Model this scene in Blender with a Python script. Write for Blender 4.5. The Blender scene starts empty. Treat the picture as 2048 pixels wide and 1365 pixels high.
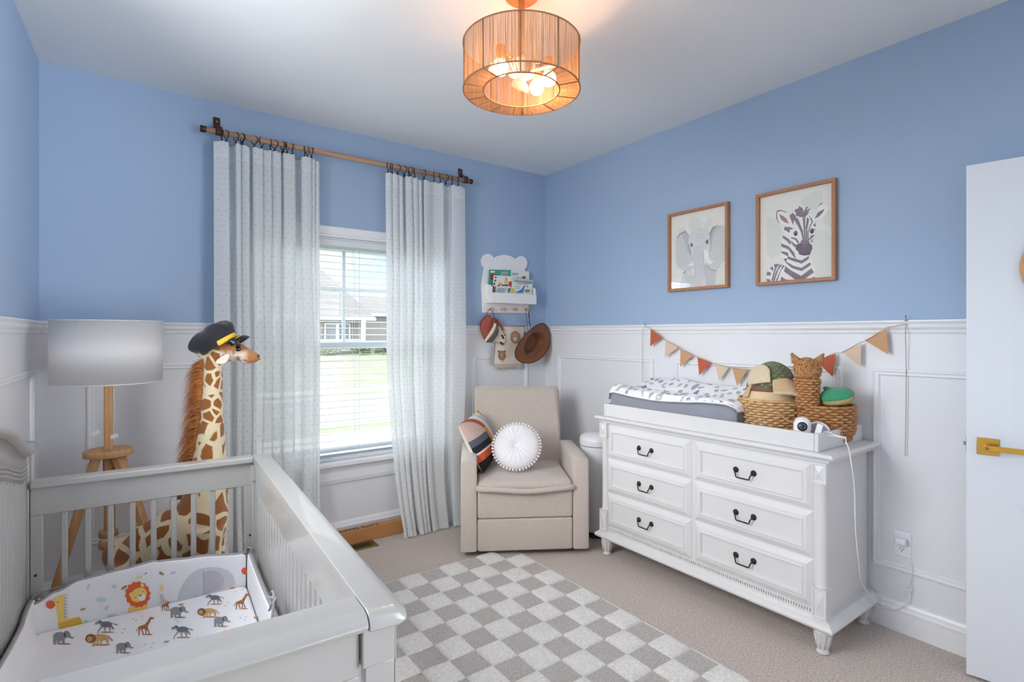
EXPOSURE = 1.66
import bpy, bmesh, math, random
from math import sin, cos, pi, radians as rad, sqrt, atan2
from mathutils import Vector, Matrix, noise
random.seed(7)
SC = bpy.context.scene
COL = SC.collection

# ---------------------------------------------------------------- camera model
F, CX, HZ, TH, CZ = 1062.0, 1024.0, 669.0, rad(35.9), 1.37

def ray(u, v):
    a = (u - CX) / F
    return Vector((sin(TH) + a * cos(TH), cos(TH) - a * sin(TH), -(v - HZ) / F))
CAM = Vector((0, 0, CZ))
def onx(u, v, x):
    r = ray(u, v); return CAM + r * (x / r.x)
def ony(u, v, y):
    r = ray(u, v); return CAM + r * (y / r.y)
def onz(u, v, z):
    r = ray(u, v); return CAM + r * ((z - CZ) / r.z)

# ---------------------------------------------------------------- materials
def lin(c):
    if isinstance(c, str):
        c = tuple(int(c[i:i + 2], 16) / 255 for i in (0, 2, 4))
    elif max(c) > 1.001:
        c = tuple(k / 255 for k in c)
    return tuple((k / 12.92 if k <= .04045 else ((k + .055) / 1.055) ** 2.4) for k in c) + (1.0,)

class NT:
    def __init__(self, name):
        self.m = bpy.data.materials.new(name); self.m.use_nodes = True
        self.t = self.m.node_tree; self.t.nodes.clear()
        self.out = self.n('ShaderNodeOutputMaterial')
    def n(self, typ, **kw):
        nd = self.t.nodes.new(typ)
        for k, v in kw.items():
            if k.startswith('_'):
                setattr(nd, k[1:], v)
            else:
                nd.inputs[k.replace('__', ' ')].default_value = v
        return nd
    def l(self, a, b):
        self.t.links.new(a, b)
    def math(self, op, a, b=None, c=None):
        nd = self.n('ShaderNodeMath', _operation=op)
        for i, s in enumerate((a, b, c)):
            if s is None: continue
            if isinstance(s, (int, float)): nd.inputs[i].default_value = s
            else: self.l(s, nd.inputs[i])
        return nd.outputs[0]
    def mix(self, fac, a, b):
        nd = self.n('ShaderNodeMix', _data_type='RGBA')
        for s, i in ((fac, 0), (a, 6), (b, 7)):
            if isinstance(s, (int, float)): nd.inputs[i].default_value = s
            elif isinstance(s, tuple): nd.inputs[i].default_value = s
            else: self.l(s, nd.inputs[i])
        return nd.outputs[2]
    def coords(self, kind='Object', scale=(1, 1, 1)):
        tc = self.n('ShaderNodeTexCoord'); mp = self.n('ShaderNodeMapping')
        mp.inputs['Scale'].default_value = scale
        self.l(tc.outputs[kind], mp.inputs[0]); return mp.outputs[0]
    def noise(self, co, scale, detail=2, rough=.5):
        nd = self.n('ShaderNodeTexNoise', Scale=scale, Detail=detail, Roughness=rough)
        if co is not None: self.l(co, nd.inputs['Vector'])
        return nd.outputs['Fac']
    def ramp(self, fac, stops):
        nd = self.n('ShaderNodeValToRGB'); el = nd.color_ramp.elements
        while len(el) < len(stops): el.new(.5)
        for e, (p, c) in zip(el, stops): e.position = p; e.color = c
        self.l(fac, nd.inputs[0]); return nd.outputs[0]

MATS = {}
def mat(name, color, rough=.55, metal=0, var=None, bump=None, spec=.5, sheen=0, trans=0, alpha=0, coat=0,
        grain=None, emit=None):
    """var=(scale, amount, (sx,sy,sz)); bump=(scale, strength, distance); trans=translucent share; alpha=see-through share"""
    k = NT(name); MATS[name] = k.m
    col = lin(color)
    base = None
    if var:
        co = k.coords('Object', var[2] if len(var) > 2 else (1, 1, 1))
        f = k.noise(co, var[0], 4, .6)
        d = var[1]
        lo = tuple(max(0, c * (1 - d)) for c in col[:3]) + (1,); hi = tuple(min(1, c * (1 + d)) for c in col[:3]) + (1,)
        base = k.ramp(f, [(.28, lo), (.72, hi)])
    p = k.n('ShaderNodeBsdfPrincipled', Roughness=rough, Metallic=metal)
    p.inputs['Base Color'].default_value = col
    p.inputs['Specular IOR Level'].default_value = spec
    p.inputs['Sheen Weight'].default_value = sheen
    p.inputs['Coat Weight'].default_value = coat
    if emit:
        p.inputs['Emission Color'].default_value = lin(emit[0]); p.inputs['Emission Strength'].default_value = emit[1]
    if base: k.l(base, p.inputs['Base Color'])
    if bump:
        co = k.coords('Object', bump[3] if len(bump) > 3 else (1, 1, 1))
        f = k.noise(co, bump[0], 3, .6)
        b = k.n('ShaderNodeBump', Strength=bump[1], Distance=bump[2])
        k.l(f, b.inputs['Height']); k.l(b.outputs[0], p.inputs['Normal'])
    sh = p.outputs[0]
    if trans:
        t = k.n('ShaderNodeBsdfTranslucent'); t.inputs[0].default_value = col
        if base: k.l(base, t.inputs[0])
        ms = k.n('ShaderNodeMixShader', Fac=trans); k.l(sh, ms.inputs[1]); k.l(t.outputs[0], ms.inputs[2]); sh = ms.outputs[0]
    if alpha:
        t = k.n('ShaderNodeBsdfTransparent')
        ms = k.n('ShaderNodeMixShader', Fac=alpha); k.l(sh, ms.inputs[1]); k.l(t.outputs[0], ms.inputs[2]); sh = ms.outputs[0]
    k.l(sh, k.out.inputs[0])
    return k.m

def wood(name, a, b, scale=14, axis='Z', rough=.5):
    k = NT(name); MATS[name] = k.m
    sc = {'X': (.08, 1, 1), 'Y': (1, .08, 1), 'Z': (1, 1, .08)}[axis]
    co = k.coords('Object', sc)
    f = k.noise(co, scale * 4, 6, .65)
    c = k.ramp(f, [(.3, lin(a)), (.7, lin(b))])
    p = k.n('ShaderNodeBsdfPrincipled', Roughness=rough); k.l(c, p.inputs['Base Color'])
    b_ = k.n('ShaderNodeBump', Strength=.15, Distance=.002); k.l(f, b_.inputs['Height']); k.l(b_.outputs[0], p.inputs['Normal'])
    k.l(p.outputs[0], k.out.inputs[0]); return k.m

# ---------------------------------------------------------------- mesh builder
class MB:
    def __init__(s, M=None):
        s.v = []; s.f = []; s.mi = []; s.sm = []; s.uv = {}; s.M = M; s.cur = 0; s.smooth = False
    def add(s, vs, fs, mi=None, smooth=None, uvs=None):
        o = len(s.v)
        for i, p in enumerate(vs):
            p = Vector(p)
            s.v.append(s.M @ p if s.M else p)
            if uvs: s.uv[o + i] = uvs[i]
        for f in fs:
            s.f.append(tuple(i + o for i in f)); s.mi.append(s.cur if mi is None else mi)
            s.sm.append(s.smooth if smooth is None else smooth)
        return s
    def box(s, x0, x1, y0, y1, z0, z1, mi=None):
        vs = [(x, y, z) for x in (x0, x1) for y in (y0, y1) for z in (z0, z1)]
        return s.add(vs, [(0, 1, 3, 2), (4, 6, 7, 5), (0, 4, 5, 1), (2, 3, 7, 6), (0, 2, 6, 4), (1, 5, 7, 3)], mi, False)
    def hexa(s, vs, mi=None):   # 8 corner points: bottom ring of 4, top ring of 4
        return s.add(vs, [(3, 2, 1, 0), (4, 5, 6, 7), (0, 1, 5, 4), (1, 2, 6, 5), (2, 3, 7, 6), (3, 0, 4, 7)], mi, False)
    def loft(s, rings, closed=True, caps=True, mi=None, smooth=True, uvs=None):
        n = len(rings[0]); vs = [p for r in rings for p in r]; fs = []
        for i in range(len(rings) - 1):
            for j in range(n if closed else n - 1):
                a = i * n + j; b = i * n + (j + 1) % n
                fs.append((a, b, b + n, a + n))
        s.add(vs, fs, mi, smooth, uvs)
        if caps and closed:
            o = len(s.v) - len(vs)
            s.f.append(tuple(range(o + n - 1, o - 1, -1))); s.mi.append(s.cur if mi is None else mi); s.sm.append(False)
            t = len(s.v) - n
            s.f.append(tuple(range(t, t + n))); s.mi.append(s.cur if mi is None else mi); s.sm.append(False)
        return s
    def lathe(s, prof, c=(0, 0, 0), axis=(0, 0, 1), n=28, caps=True, mi=None, smooth=True, sx=1, sy=1):
        c = Vector(c); q = Vector((0, 0, 1)).rotation_difference(Vector(axis).normalized())
        rings = [[c + q @ Vector((r * cos(2 * pi * j / n) * sx, r * sin(2 * pi * j / n) * sy, z)) for j in range(n)] for r, z in prof]
        return s.loft(rings, True, caps, mi, smooth)
    def tube(s, pts, r, n=8, closed=False, mi=None, flat=1.0, up=None, smooth=True):
        pts = [Vector(p) for p in pts]; N = len(pts); rings = []
        t0 = (pts[1] - pts[0]).normalized()
        ref = Vector(up) if up else (Vector((0, 0, 1)) if abs(t0.z) < .9 else Vector((1, 0, 0)))
        nrm = (ref - t0 * ref.dot(t0)).normalized()
        for i, p in enumerate(pts):
            if closed: t = (pts[(i + 1) % N] - pts[i - 1])
            else: t = pts[min(i + 1, N - 1)] - pts[max(i - 1, 0)]
            t = t.normalized() if t.length > 1e-9 else t0
            nn = nrm - t * nrm.dot(t)
            nrm = nn.normalized() if nn.length > 1e-6 else nrm
            b = t.cross(nrm)
            rr = r[i] if isinstance(r, (list, tuple)) else r
            rings.append([p + nrm * (rr * flat * cos(2 * pi * j / n)) + b * (rr * sin(2 * pi * j / n)) for j in range(n)])
        if closed: rings.append(rings[0])
        return s.loft(rings, True, not closed, mi, smooth)
    def sphere(s, c, r, n=16, m=10, mi=None, sc=(1, 1, 1), R=None):
        c = Vector(c); rings = []
        for i in range(1, m):
            a = pi * i / m
            rings.append([Vector((r * sc[0] * sin(a) * cos(2 * pi * j / n), r * sc[1] * sin(a) * sin(2 * pi * j / n), r * sc[2] * -cos(a))) for j in range(n)])
        top = Vector((0, 0, r * sc[2])); bot = -top
        vs = [bot] + [p for g in rings for p in g] + [top]
        if R: vs = [R @ p for p in vs]
        vs = [p + c for p in vs]; fs = []
        for j in range(n):
            fs.append((0, 1 + (j + 1) % n, 1 + j))
            for i in range(m - 2):
                a = 1 + i * n + j; b = 1 + i * n + (j + 1) % n
                fs.append((a, b, b + n, a + n))
            fs.append((1 + (m - 2) * n + j, 1 + (m - 2) * n + (j + 1) % n, len(vs) - 1))
        return s.add(vs, fs, mi, True)
    def poly(s, pts, mi=None):          # flat polygon, world points
        return s.add(pts, [tuple(range(len(pts)))], mi, False)
    def prism(s, pts, d, mi=None, smooth=False):      # polygon pts pushed along vector d, flat caps
        d = Vector(d); n = len(pts); pts = [Vector(p) for p in pts]
        fs = [tuple(range(n)), tuple(range(2 * n - 1, n - 1, -1))]
        s.add(pts + [p + d for p in pts], fs, mi, False)
        o = len(s.v) - 2 * n
        for i in range(n):
            j = (i + 1) % n
            s.f.append((o + j, o + i, o + i + n, o + j + n)); s.mi.append(s.cur if mi is None else mi); s.sm.append(smooth)
        return s
    def sweep(s, prof, path_fn, n, closed=False, mi=None, smooth=False):
        """prof: list of (a,b); path_fn(i)->(origin, A, B)"""
        rings = []
        for i in range(n):
            o, A, B = path_fn(i)
            rings.append([o + A * a + B * b for a, b in prof])
        return s.loft(rings, True, not closed, mi, smooth)
    def frame(s, c0, U, V, N, u0, u1, v0, v1, prof, mi=None):
        """mitred rectangular moulding: prof (inset from outer edge, height along N)"""
        c0 = Vector(c0); U = Vector(U); V = Vector(V); N = Vector(N); rings = []
        for (u, v, su, sv) in ((u0, v0, 1, 1), (u1, v0, -1, 1), (u1, v1, -1, -1), (u0, v1, 1, -1)):
            rings.append([c0 + U * (u + su * a) + V * (v + sv * a) + N * h for a, h in prof])
        rings.append(rings[0])
        return s.loft(rings, True, False, mi, False)
    def grid(s, fn, nu, nv, mi=None, smooth=True, uv=None, closed_u=False):
        vs = []; uvs = [] if uv else None; fs = []
        for j in range(nv + 1):
            for i in range(nu + 1):
                a, b = i / nu, j / nv
                vs.append(fn(a, b))
                if uv: uvs.append(uv(a, b))
        w = nu + 1
        for j in range(nv):
            for i in range(nu):
                fs.append((j * w + i, j * w + i + 1, (j + 1) * w + i + 1, (j + 1) * w + i))
        return s.add(vs, fs, mi, smooth, uvs)
    def build(s, name, mats, parent=None, bevel=0, seg=2, sub=0, label=None, cat=None, group=None, kind=None,
              origin=None, solid=0, remesh=0, weld=True):
        me = bpy.data.meshes.new(name)
        if parent is None:
            if origin is None:
                xs = [p.x for p in s.v]; ys = [p.y for p in s.v]; zs = [p.z for p in s.v]
                origin = Vector(((min(xs) + max(xs)) / 2, (min(ys) + max(ys)) / 2, min(zs)))
            W = Matrix.Translation(origin)
        else:
            W = WORLD[parent.name]
        I = W.inverted()
        me.from_pydata([I @ p for p in s.v], [], s.f)
        if not isinstance(mats, (list, tuple)): mats = [mats]
        for m in mats: me.materials.append(MATS[m] if isinstance(m, str) else m)
        for p, a, b in zip(me.polygons, s.mi, s.sm):
            p.material_index = a; p.use_smooth = b
        if s.uv:
            L = me.uv_layers.new(name='UVMap')
            for lp in me.loops:
                L.data[lp.index].uv = s.uv.get(lp.vertex_index, (0, 0))
        bm = bmesh.new(); bm.from_mesh(me)
        if weld: bmesh.ops.remove_doubles(bm, verts=bm.verts, dist=1e-6)
        bmesh.ops.recalc_face_normals(bm, faces=bm.faces) if not s.uv and weld else None
        bm.to_mesh(me); bm.free()
        o = bpy.data.objects.new(name, me); COL.objects.link(o)
        if parent is None:
            o.location = origin
        else:
            o.parent = parent
        WORLD[o.name] = W
        if remesh:
            md = o.modifiers.new('remesh', 'REMESH'); md.mode = 'VOXEL'; md.voxel_size = remesh; md.use_smooth_shade = True
            md = o.modifiers.new('smooth', 'SMOOTH'); md.factor = .5; md.iterations = 6
        if solid:
            md = o.modifiers.new('solid', 'SOLIDIFY'); md.thickness = solid; md.offset = 0
        if bevel:
            md = o.modifiers.new('bevel', 'BEVEL'); md.width = bevel; md.segments = seg; md.limit_method = 'ANGLE'; md.angle_limit = rad(35)
            md.harden_normals = False
            if seg > 1:
                for p in me.polygons: p.use_smooth = True
                try: me.set_sharp_from_angle(angle=rad(40))
                except Exception: pass
        if sub:
            md = o.modifiers.new('sub', 'SUBSURF'); md.levels = sub; md.render_levels = sub
        tag(o, label, cat, group, kind)
        return o
WORLD = {}
def tag(o, label=None, cat=None, group=None, kind=None):
    if label: o['label'] = label
    if cat: o['category'] = cat
    if group: o['group'] = group
    if kind: o['kind'] = kind
    return o
def thing(name, label, cat, loc, rz=0, group=None):
    o = bpy.data.objects.new(name, None); COL.objects.link(o)
    o.empty_display_size = .05
    o.location = loc; o.rotation_euler = (0, 0, rz)
    WORLD[o.name] = Matrix.Translation(Vector(loc)) @ Matrix.Rotation(rz, 4, 'Z')
    return tag(o, label, cat, group)
def dup(o, loc=None, label=None, rot=None):
    def cp(a, par):
        c = a.copy(); COL.objects.link(c); c.parent = par; WORLD[c.name] = WORLD[a.name]
        for ch in list(a.children): cp(ch, c)
        return c
    r = cp(o, None)
    if loc is not None: r.location = loc
    if rot is not None: r.rotation_euler = rot
    if label: r['label'] = label
    return r
def T(x=0, y=0, z=0): return Matrix.Translation((x, y, z))
def Rz(a): return Matrix.Rotation(a, 4, 'Z')
def Rx(a): return Matrix.Rotation(a, 4, 'X')
def Ry(a): return Matrix.Rotation(a, 4, 'Y')
def lerp(a, b, t): return a + (b - a) * t
def interp(x, pts):
    if x <= pts[0][0]: return pts[0][1]
    for (x0, y0), (x1, y1) in zip(pts, pts[1:]):
        if x <= x1:
            t = (x - x0) / (x1 - x0); return y0 + (y1 - y0) * (t * t * (3 - 2 * t))
    return pts[-1][1]
def crom(x, pts):
    n = len(pts)
    if x <= pts[0][0]: return pts[0][1]
    if x >= pts[-1][0]: return pts[-1][1]
    sl = []
    for i in range(n):
        a, b = pts[max(i - 1, 0)], pts[min(i + 1, n - 1)]; sl.append((b[1] - a[1]) / (b[0] - a[0]))
    for i in range(n - 1):
        (x0, y0), (x1, y1) = pts[i], pts[i + 1]
        if x <= x1:
            h = x1 - x0; t = (x - x0) / h
            return y0 * (2 * t ** 3 - 3 * t * t + 1) + sl[i] * h * (t ** 3 - 2 * t * t + t) + y1 * (3 * t * t - 2 * t ** 3) + sl[i + 1] * h * (t ** 3 - t * t)
def smoothpath(pts, k=6):
    pts = [Vector(p) for p in pts]; out = []
    for i in range(len(pts) - 1):
        p0 = pts[max(i - 1, 0)]; p1 = pts[i]; p2 = pts[i + 1]; p3 = pts[min(i + 2, len(pts) - 1)]
        for j in range(k):
            t = j / k
            out.append(.5 * ((2 * p1) + (p2 - p0) * t + (2 * p0 - 5 * p1 + 4 * p2 - p3) * t * t + (3 * p1 - p0 - 3 * p2 + p3) * t ** 3))
    out.append(pts[-1]); return out
ORD = ['first', 'second', 'third', 'fourth', 'fifth', 'sixth', 'seventh', 'eighth', 'ninth', 'tenth', 'eleventh', 'twelfth',
       'thirteenth', 'fourteenth', 'fifteenth', 'sixteenth', 'seventeenth', 'eighteenth']
def text_mesh(name, body, size, M, mt, parent, depth=.0004, align='CENTER'):
    cu = bpy.data.curves.new(name, 'FONT'); cu.body = body; cu.size = size; cu.align_x = align; cu.align_y = 'CENTER'; cu.extrude = depth
    tmp = bpy.data.objects.new('tmp', cu); COL.objects.link(tmp)
    dg = bpy.context.evaluated_depsgraph_get()
    me = bpy.data.meshes.new_from_object(tmp.evaluated_get(dg))
    bpy.data.objects.remove(tmp)
    me.transform(WORLD[parent.name].inverted() @ M)
    me.materials.clear(); me.materials.append(MATS[mt]); me.name = name
    o = bpy.data.objects.new(name, me); COL.objects.link(o); o.parent = parent; WORLD[o.name] = WORLD[parent.name]
    return o
# ---------------------------------------------------------------- palette
mat('blue_paint', (158, 180, 207), .6, bump=(260, .06, .001))
mat('white_paint', (226, 226, 228), .45)
mat('trim_white', (232, 232, 233), .35)
mat('ceiling_white', (226, 228, 230), .8, bump=(120, .08, .002))
mat('door_white', (222, 225, 229), .4, bump=(60, .12, .001, (6, 6, .4)))
mat('crib_grey', (166, 164, 161), .28, var=(3, .04), coat=.5)
mat('dresser_white', (219, 217, 216), .35, var=(2.5, .03))
mat('bronze', (70, 58, 50), .4, .7)
mat('dark_bronze', (58, 46, 40), .4, .6)
mat('gold', (205, 160, 70), .3, .8)
mat('steel', (150, 150, 155), .35, .9)
wood('oak', (178, 128, 82), (212, 166, 116), 10, 'Z')
wood('rod_wood', (168, 128, 98), (200, 160, 128), 12, 'X')
wood('frame_wood', (158, 108, 74), (182, 130, 92), 14, 'Z')
wood('peg_wood', (190, 140, 100), (214, 168, 128), 20, 'Y')
mat('leather', (74, 38, 28), .5, var=(40, .2))
mat('slat_white', (238, 240, 242), .4, trans=.15)
mat('cord_white', (235, 235, 235), .5)
mat('vinyl', (214, 222, 228), .35)
mat('white_plastic', (235, 235, 238), .3)
mat('grey_plastic', (150, 150, 158), .4)
mat('black_plastic', (22, 22, 26), .3)
mat('lens_glass', (12, 12, 18), .08, coat=.6)
mat('cardboard', (188, 132, 80), .75, var=(6, .07, (1, 8, 8)))
mat('print_black', (40, 34, 30), .7)
mat('brass_vent', (132, 112, 66), .45, .6)
mat('vent_dark', (22, 20, 18), .8)
mat('boucle', (202, 189, 178), .9, var=(60, .05), bump=(330, .7, .004), sheen=.4)
mat('cushion_white', (238, 234, 236), .85, bump=(90, .15, .002), sheen=.3)
mat('shade_fabric', (240, 238, 236), .8, trans=.3, bump=(400, .1, .0005))
mat('paper', (236, 234, 226), .7)

def glass_mat():
    k = NT('window_glass'); MATS['window_glass'] = k.m
    t = k.n('ShaderNodeBsdfTransparent'); t.inputs[0].default_value = (.97, .985, .99, 1)
    g = k.n('ShaderNodeBsdfGlossy', Roughness=.02)
    lw_ = k.n('ShaderNodeLayerWeight', Blend=.5); fr = k.math('ADD', k.math('MULTIPLY', k.math('POWER', lw_.outputs['Facing'], 5), .9), .04)
    ms = k.n('ShaderNodeMixShader'); k.l(fr, ms.inputs[0]); k.l(t.outputs[0], ms.inputs[1]); k.l(g.outputs[0], ms.inputs[2])
    k.l(ms.outputs[0], k.out.inputs[0])
glass_mat()

def carpet_mat():
    k = NT('carpet'); MATS['carpet'] = k.m
    co = k.coords('Object')
    f1 = k.noise(co, 115, 4, .78); f2 = k.noise(co, 5, 4, .6)
    c1 = k.ramp(f1, [(.32, lin((172, 152, 140))), (.66, lin((250, 236, 224)))])
    c = k.mix(k.math('MULTIPLY', f2, .2), c1, lin((222, 204, 192)))
    p = k.n('ShaderNodeBsdfPrincipled', Roughness=.95); k.l(c, p.inputs['Base Color']); p.inputs['Sheen Weight'].default_value = .3
    b = k.n('ShaderNodeBump', Strength=1.0, Distance=.010); k.l(f1, b.inputs['Height']); k.l(b.outputs[0], p.inputs['Normal'])
    k.l(p.outputs[0], k.out.inputs[0])
carpet_mat()

def curtain_mat():
    k = NT('sheer_dots'); MATS['sheer_dots'] = k.m
    uv = k.n('ShaderNodeUVMap'); sp = k.n('ShaderNodeSeparateXYZ'); k.l(uv.outputs[0], sp.inputs[0])
    S = .040
    def dots(ox, oy):
        fx = k.math('SUBTRACT', k.math('FRACT', k.math('ADD', k.math('DIVIDE', sp.outputs[0], S), ox)), .5)
        fy = k.math('SUBTRACT', k.math('FRACT', k.math('ADD', k.math('DIVIDE', sp.outputs[1], S * 1.5), oy)), .5)
        fy = k.math('MULTIPLY', fy, 1.5)
        d = k.math('SQRT', k.math('ADD', k.math('MULTIPLY', fx, fx), k.math('MULTIPLY', fy, fy)))
        return k.math('LESS_THAN', d, .060)
    m = k.math('MAXIMUM', dots(0, 0), dots(.5, .5))
    c = k.mix(m, lin((236, 238, 238)), lin((150, 155, 170)))
    wv = k.noise(k.coords('UV'), 900, 2)
    p = k.n('ShaderNodeBsdfDiffuse'); k.l(c, p.inputs[0])
    t = k.n('ShaderNodeBsdfTranslucent'); k.l(c, t.inputs[0])
    a = k.n('ShaderNodeBsdfTransparent')
    m1 = k.n('ShaderNodeMixShader', Fac=.30); k.l(p.outputs[0], m1.inputs[1]); k.l(t.outputs[0], m1.inputs[2])
    hem = k.math('GREATER_THAN', sp.outputs[1], 2.37)          # doubled header cloth lets less through
    al = k.math('SUBTRACT', .10, k.math('MULTIPLY', hem, .06))
    m2 = k.n('ShaderNodeMixShader'); k.l(al, m2.inputs[0]); k.l(m1.outputs[0], m2.inputs[1]); k.l(a.outputs[0], m2.inputs[2])
    k.l(m2.outputs[0], k.out.inputs[0])
curtain_mat()

# ---------------------------------------------------------------- world (open sky, brighter overhead, with added fill from left and behind)
def world():
    w = bpy.data.worlds.new('sky'); SC.world = w; w.use_nodes = True
    t = w.node_tree; t.nodes.clear()
    def N(ty, **kw):
        n = t.nodes.new(ty)
        for a, b in kw.items(): setattr(n, a, b)
        return n
    def M(op, a, b=None):
        n = N('ShaderNodeMath', operation=op)
        for i, s in enumerate((a, b)):
            if s is None: continue
            if isinstance(s, (int, float)): n.inputs[i].default_value = s
            else: t.links.new(s, n.inputs[i])
        return n.outputs[0]
    tc = N('ShaderNodeTexCoord'); sp = N('ShaderNodeSeparateXYZ'); t.links.new(tc.outputs['Generated'], sp.inputs[0])
    z = sp.outputs[2]
    st = N('ShaderNodeMapRange'); st.inputs[1].default_value = -.15; st.inputs[2].default_value = .85
    st.inputs[3].default_value = 0; st.inputs[4].default_value = 1; t.links.new(z, st.inputs[0])
    rp = N('ShaderNodeValToRGB'); el = rp.color_ramp.elements
    stops = [(0, (.42, .42, .40, 1)), (.14, (.55, .56, .56, 1)), (.16, (.88, .93, .97, 1)), (.30, (.62, .78, .95, 1)), (.55, (.96, .98, 1.0, 1)), (1, (.96, .98, 1.0, 1))]
    while len(el) < len(stops): el.new(.5)
    for e, (p, c) in zip(el, stops): e.position = p; e.color = c
    t.links.new(st.outputs[0], rp.inputs[0])
    nz = N('ShaderNodeTexNoise'); nz.inputs['Scale'].default_value = 5; nz.inputs['Detail'].default_value = 4
    mp = N('ShaderNodeMapping'); mp.inputs['Scale'].default_value = (1, 1, 3); t.links.new(tc.outputs['Generated'], mp.inputs[0]); t.links.new(mp.outputs[0], nz.inputs['Vector'])
    cl = N('ShaderNodeMapRange'); cl.inputs[1].default_value = .45; cl.inputs[2].default_value = .62; t.links.new(nz.outputs[0], cl.inputs[0])
    up = M('GREATER_THAN', z, 0.0)
    mx = N('ShaderNodeMix', data_type='RGBA'); t.links.new(M('MULTIPLY', cl.outputs[0], up), mx.inputs[0]); t.links.new(rp.outputs[0], mx.inputs[6]); mx.inputs[7].default_value = (.96, .98, 1, 1)
    hi = N('ShaderNodeMapRange'); hi.inputs[1].default_value = .22; hi.inputs[2].default_value = .62; hi.inputs[3].default_value = 1; hi.inputs[4].default_value = SKY_ZENITH
    t.links.new(z, hi.inputs[0])
    # added fill behind the camera, brighter low down to light the ceiling
    bh = N('ShaderNodeMapRange'); bh.inputs[1].default_value = -.12; bh.inputs[2].default_value = .12; bh.inputs[3].default_value = BEHIND_LOW; bh.inputs[4].default_value = BEHIND_HIGH
    t.links.new(z, bh.inputs[0])
    rt = N('ShaderNodeMapRange'); rt.inputs[1].default_value = .22; rt.inputs[2].default_value = .50; rt.inputs[3].default_value = .5; rt.inputs[4].default_value = BEHIND_RIGHT
    t.links.new(sp.outputs[0], rt.inputs[0])
    bh = bh.outputs[0]; bh = M('MULTIPLY', bh, rt.outputs[0])
    side = N('ShaderNodeMapRange'); side.inputs[1].default_value = -.1; side.inputs[2].default_value = .2; t.links.new(sp.outputs[1], side.inputs[0])
    g = N('ShaderNodeMix', data_type='FLOAT'); t.links.new(side.outputs[0], g.inputs[0]); t.links.new(bh, g.inputs[2]); t.links.new(M('MULTIPLY', hi.outputs[0], SKY_FRONT), g.inputs[3])
    cb = N('ShaderNodeMix', data_type='RGBA'); t.links.new(side.outputs[0], cb.inputs[0]); cb.inputs[6].default_value = (.93, .97, 1, 1); t.links.new(mx.outputs[2], cb.inputs[7])
    mx = cb
    lf = N('ShaderNodeMapRange'); lf.inputs[1].default_value = -.35; lf.inputs[2].default_value = -.60; lf.inputs[3].default_value = 0; lf.inputs[4].default_value = 1
    t.links.new(sp.outputs[0], lf.inputs[0])
    ly = N('ShaderNodeMapRange'); ly.inputs[1].default_value = -.80; ly.inputs[2].default_value = -.60; t.links.new(sp.outputs[1], ly.inputs[0])
    lfm = M('MULTIPLY', lf.outputs[0], ly.outputs[0])
    g2 = N('ShaderNodeMix', data_type='FLOAT'); t.links.new(lfm, g2.inputs[0]); t.links.new(g.outputs[0], g2.inputs[2])
    lz = N('ShaderNodeMapRange'); lz.inputs[1].default_value = -.08; lz.inputs[2].default_value = .05; lz.inputs[3].default_value = SKY_FILL_LEFT * .55; lz.inputs[4].default_value = SKY_FILL_LEFT
    t.links.new(z, lz.inputs[0]); t.links.new(lz.outputs[0], g2.inputs[3])
    g = g2
    bg = N('ShaderNodeBackground'); t.links.new(mx.outputs[2], bg.inputs[0]); t.links.new(M('MULTIPLY', g.outputs[0], SKY_GAIN), bg.inputs[1])
    o = N('ShaderNodeOutputWorld'); t.links.new(bg.outputs[0], o.inputs[0])
SKY_FILL_LEFT = 5.6  # left sky raised to throw fill light through the added wall opening
BEHIND_RIGHT = 9.0  # extra brightness from behind right, added to lift the left wall
SKY_FRONT = .48
SKY_GAIN, SKY_ZENITH, BEHIND_LOW, BEHIND_HIGH = .85, 4.0, .8, .4
world()

# ---------------------------------------------------------------- room shell
XL, XR, YB, YF, H = -.355, 2.885, 3.5, -1.7, 2.72
LW = rad(1.7)                                   # the left wall runs slightly out of square
def lwx(y): return XL - (YB - y) * math.tan(LW)
LWM = T(XL, YB, 0) @ Rz(-LW)                    # local: +x into the room, -y towards the camera
RAIL = 1.433
b = MB(); b.add([(lwx(YF) - .1, YF, 0), (XR + .1, YF, 0), (XR + .1, YB + .1, 0), (XL - .1, YB + .1, 0)], [(0, 1, 2, 3)])
b.build('floor', 'carpet', kind='structure', origin=(0, 0, 0))
b = MB(); b.box(-.8, XR + .15, YF, YB + .16, H, H + .1); b.build('ceiling', 'ceiling_white', kind='structure')
WX0, WX1, WZ0, WZ1 = .575, 1.865, .54, 2.005
b = MB()
for (x0, x1, z0, z1) in ((-.7, WX0, 0, RAIL), (WX0, WX1, 0, WZ0), (WX1, XR + .1, 0, RAIL)):
    b.box(x0, x1, YB, YB + .15, z0, z1, 1)
for (x0, x1, z0, z1) in ((-.7, WX0, RAIL, H), (WX0, WX1, WZ1, H), (WX1, XR + .1, RAIL, H)):
    b.box(x0, x1, YB, YB + .15, z0, z1, 0)
b.build('wall_back', ['blue_paint', 'white_paint'], kind='structure', weld=False)
b = MB(); b.box(XR, XR + .1, YF, YB, 0, RAIL, 1); b.box(XR, XR + .1, YF, YB, RAIL, H, 0)
b.build('wall_right', ['blue_paint', 'white_paint'], kind='structure', weld=False)
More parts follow.
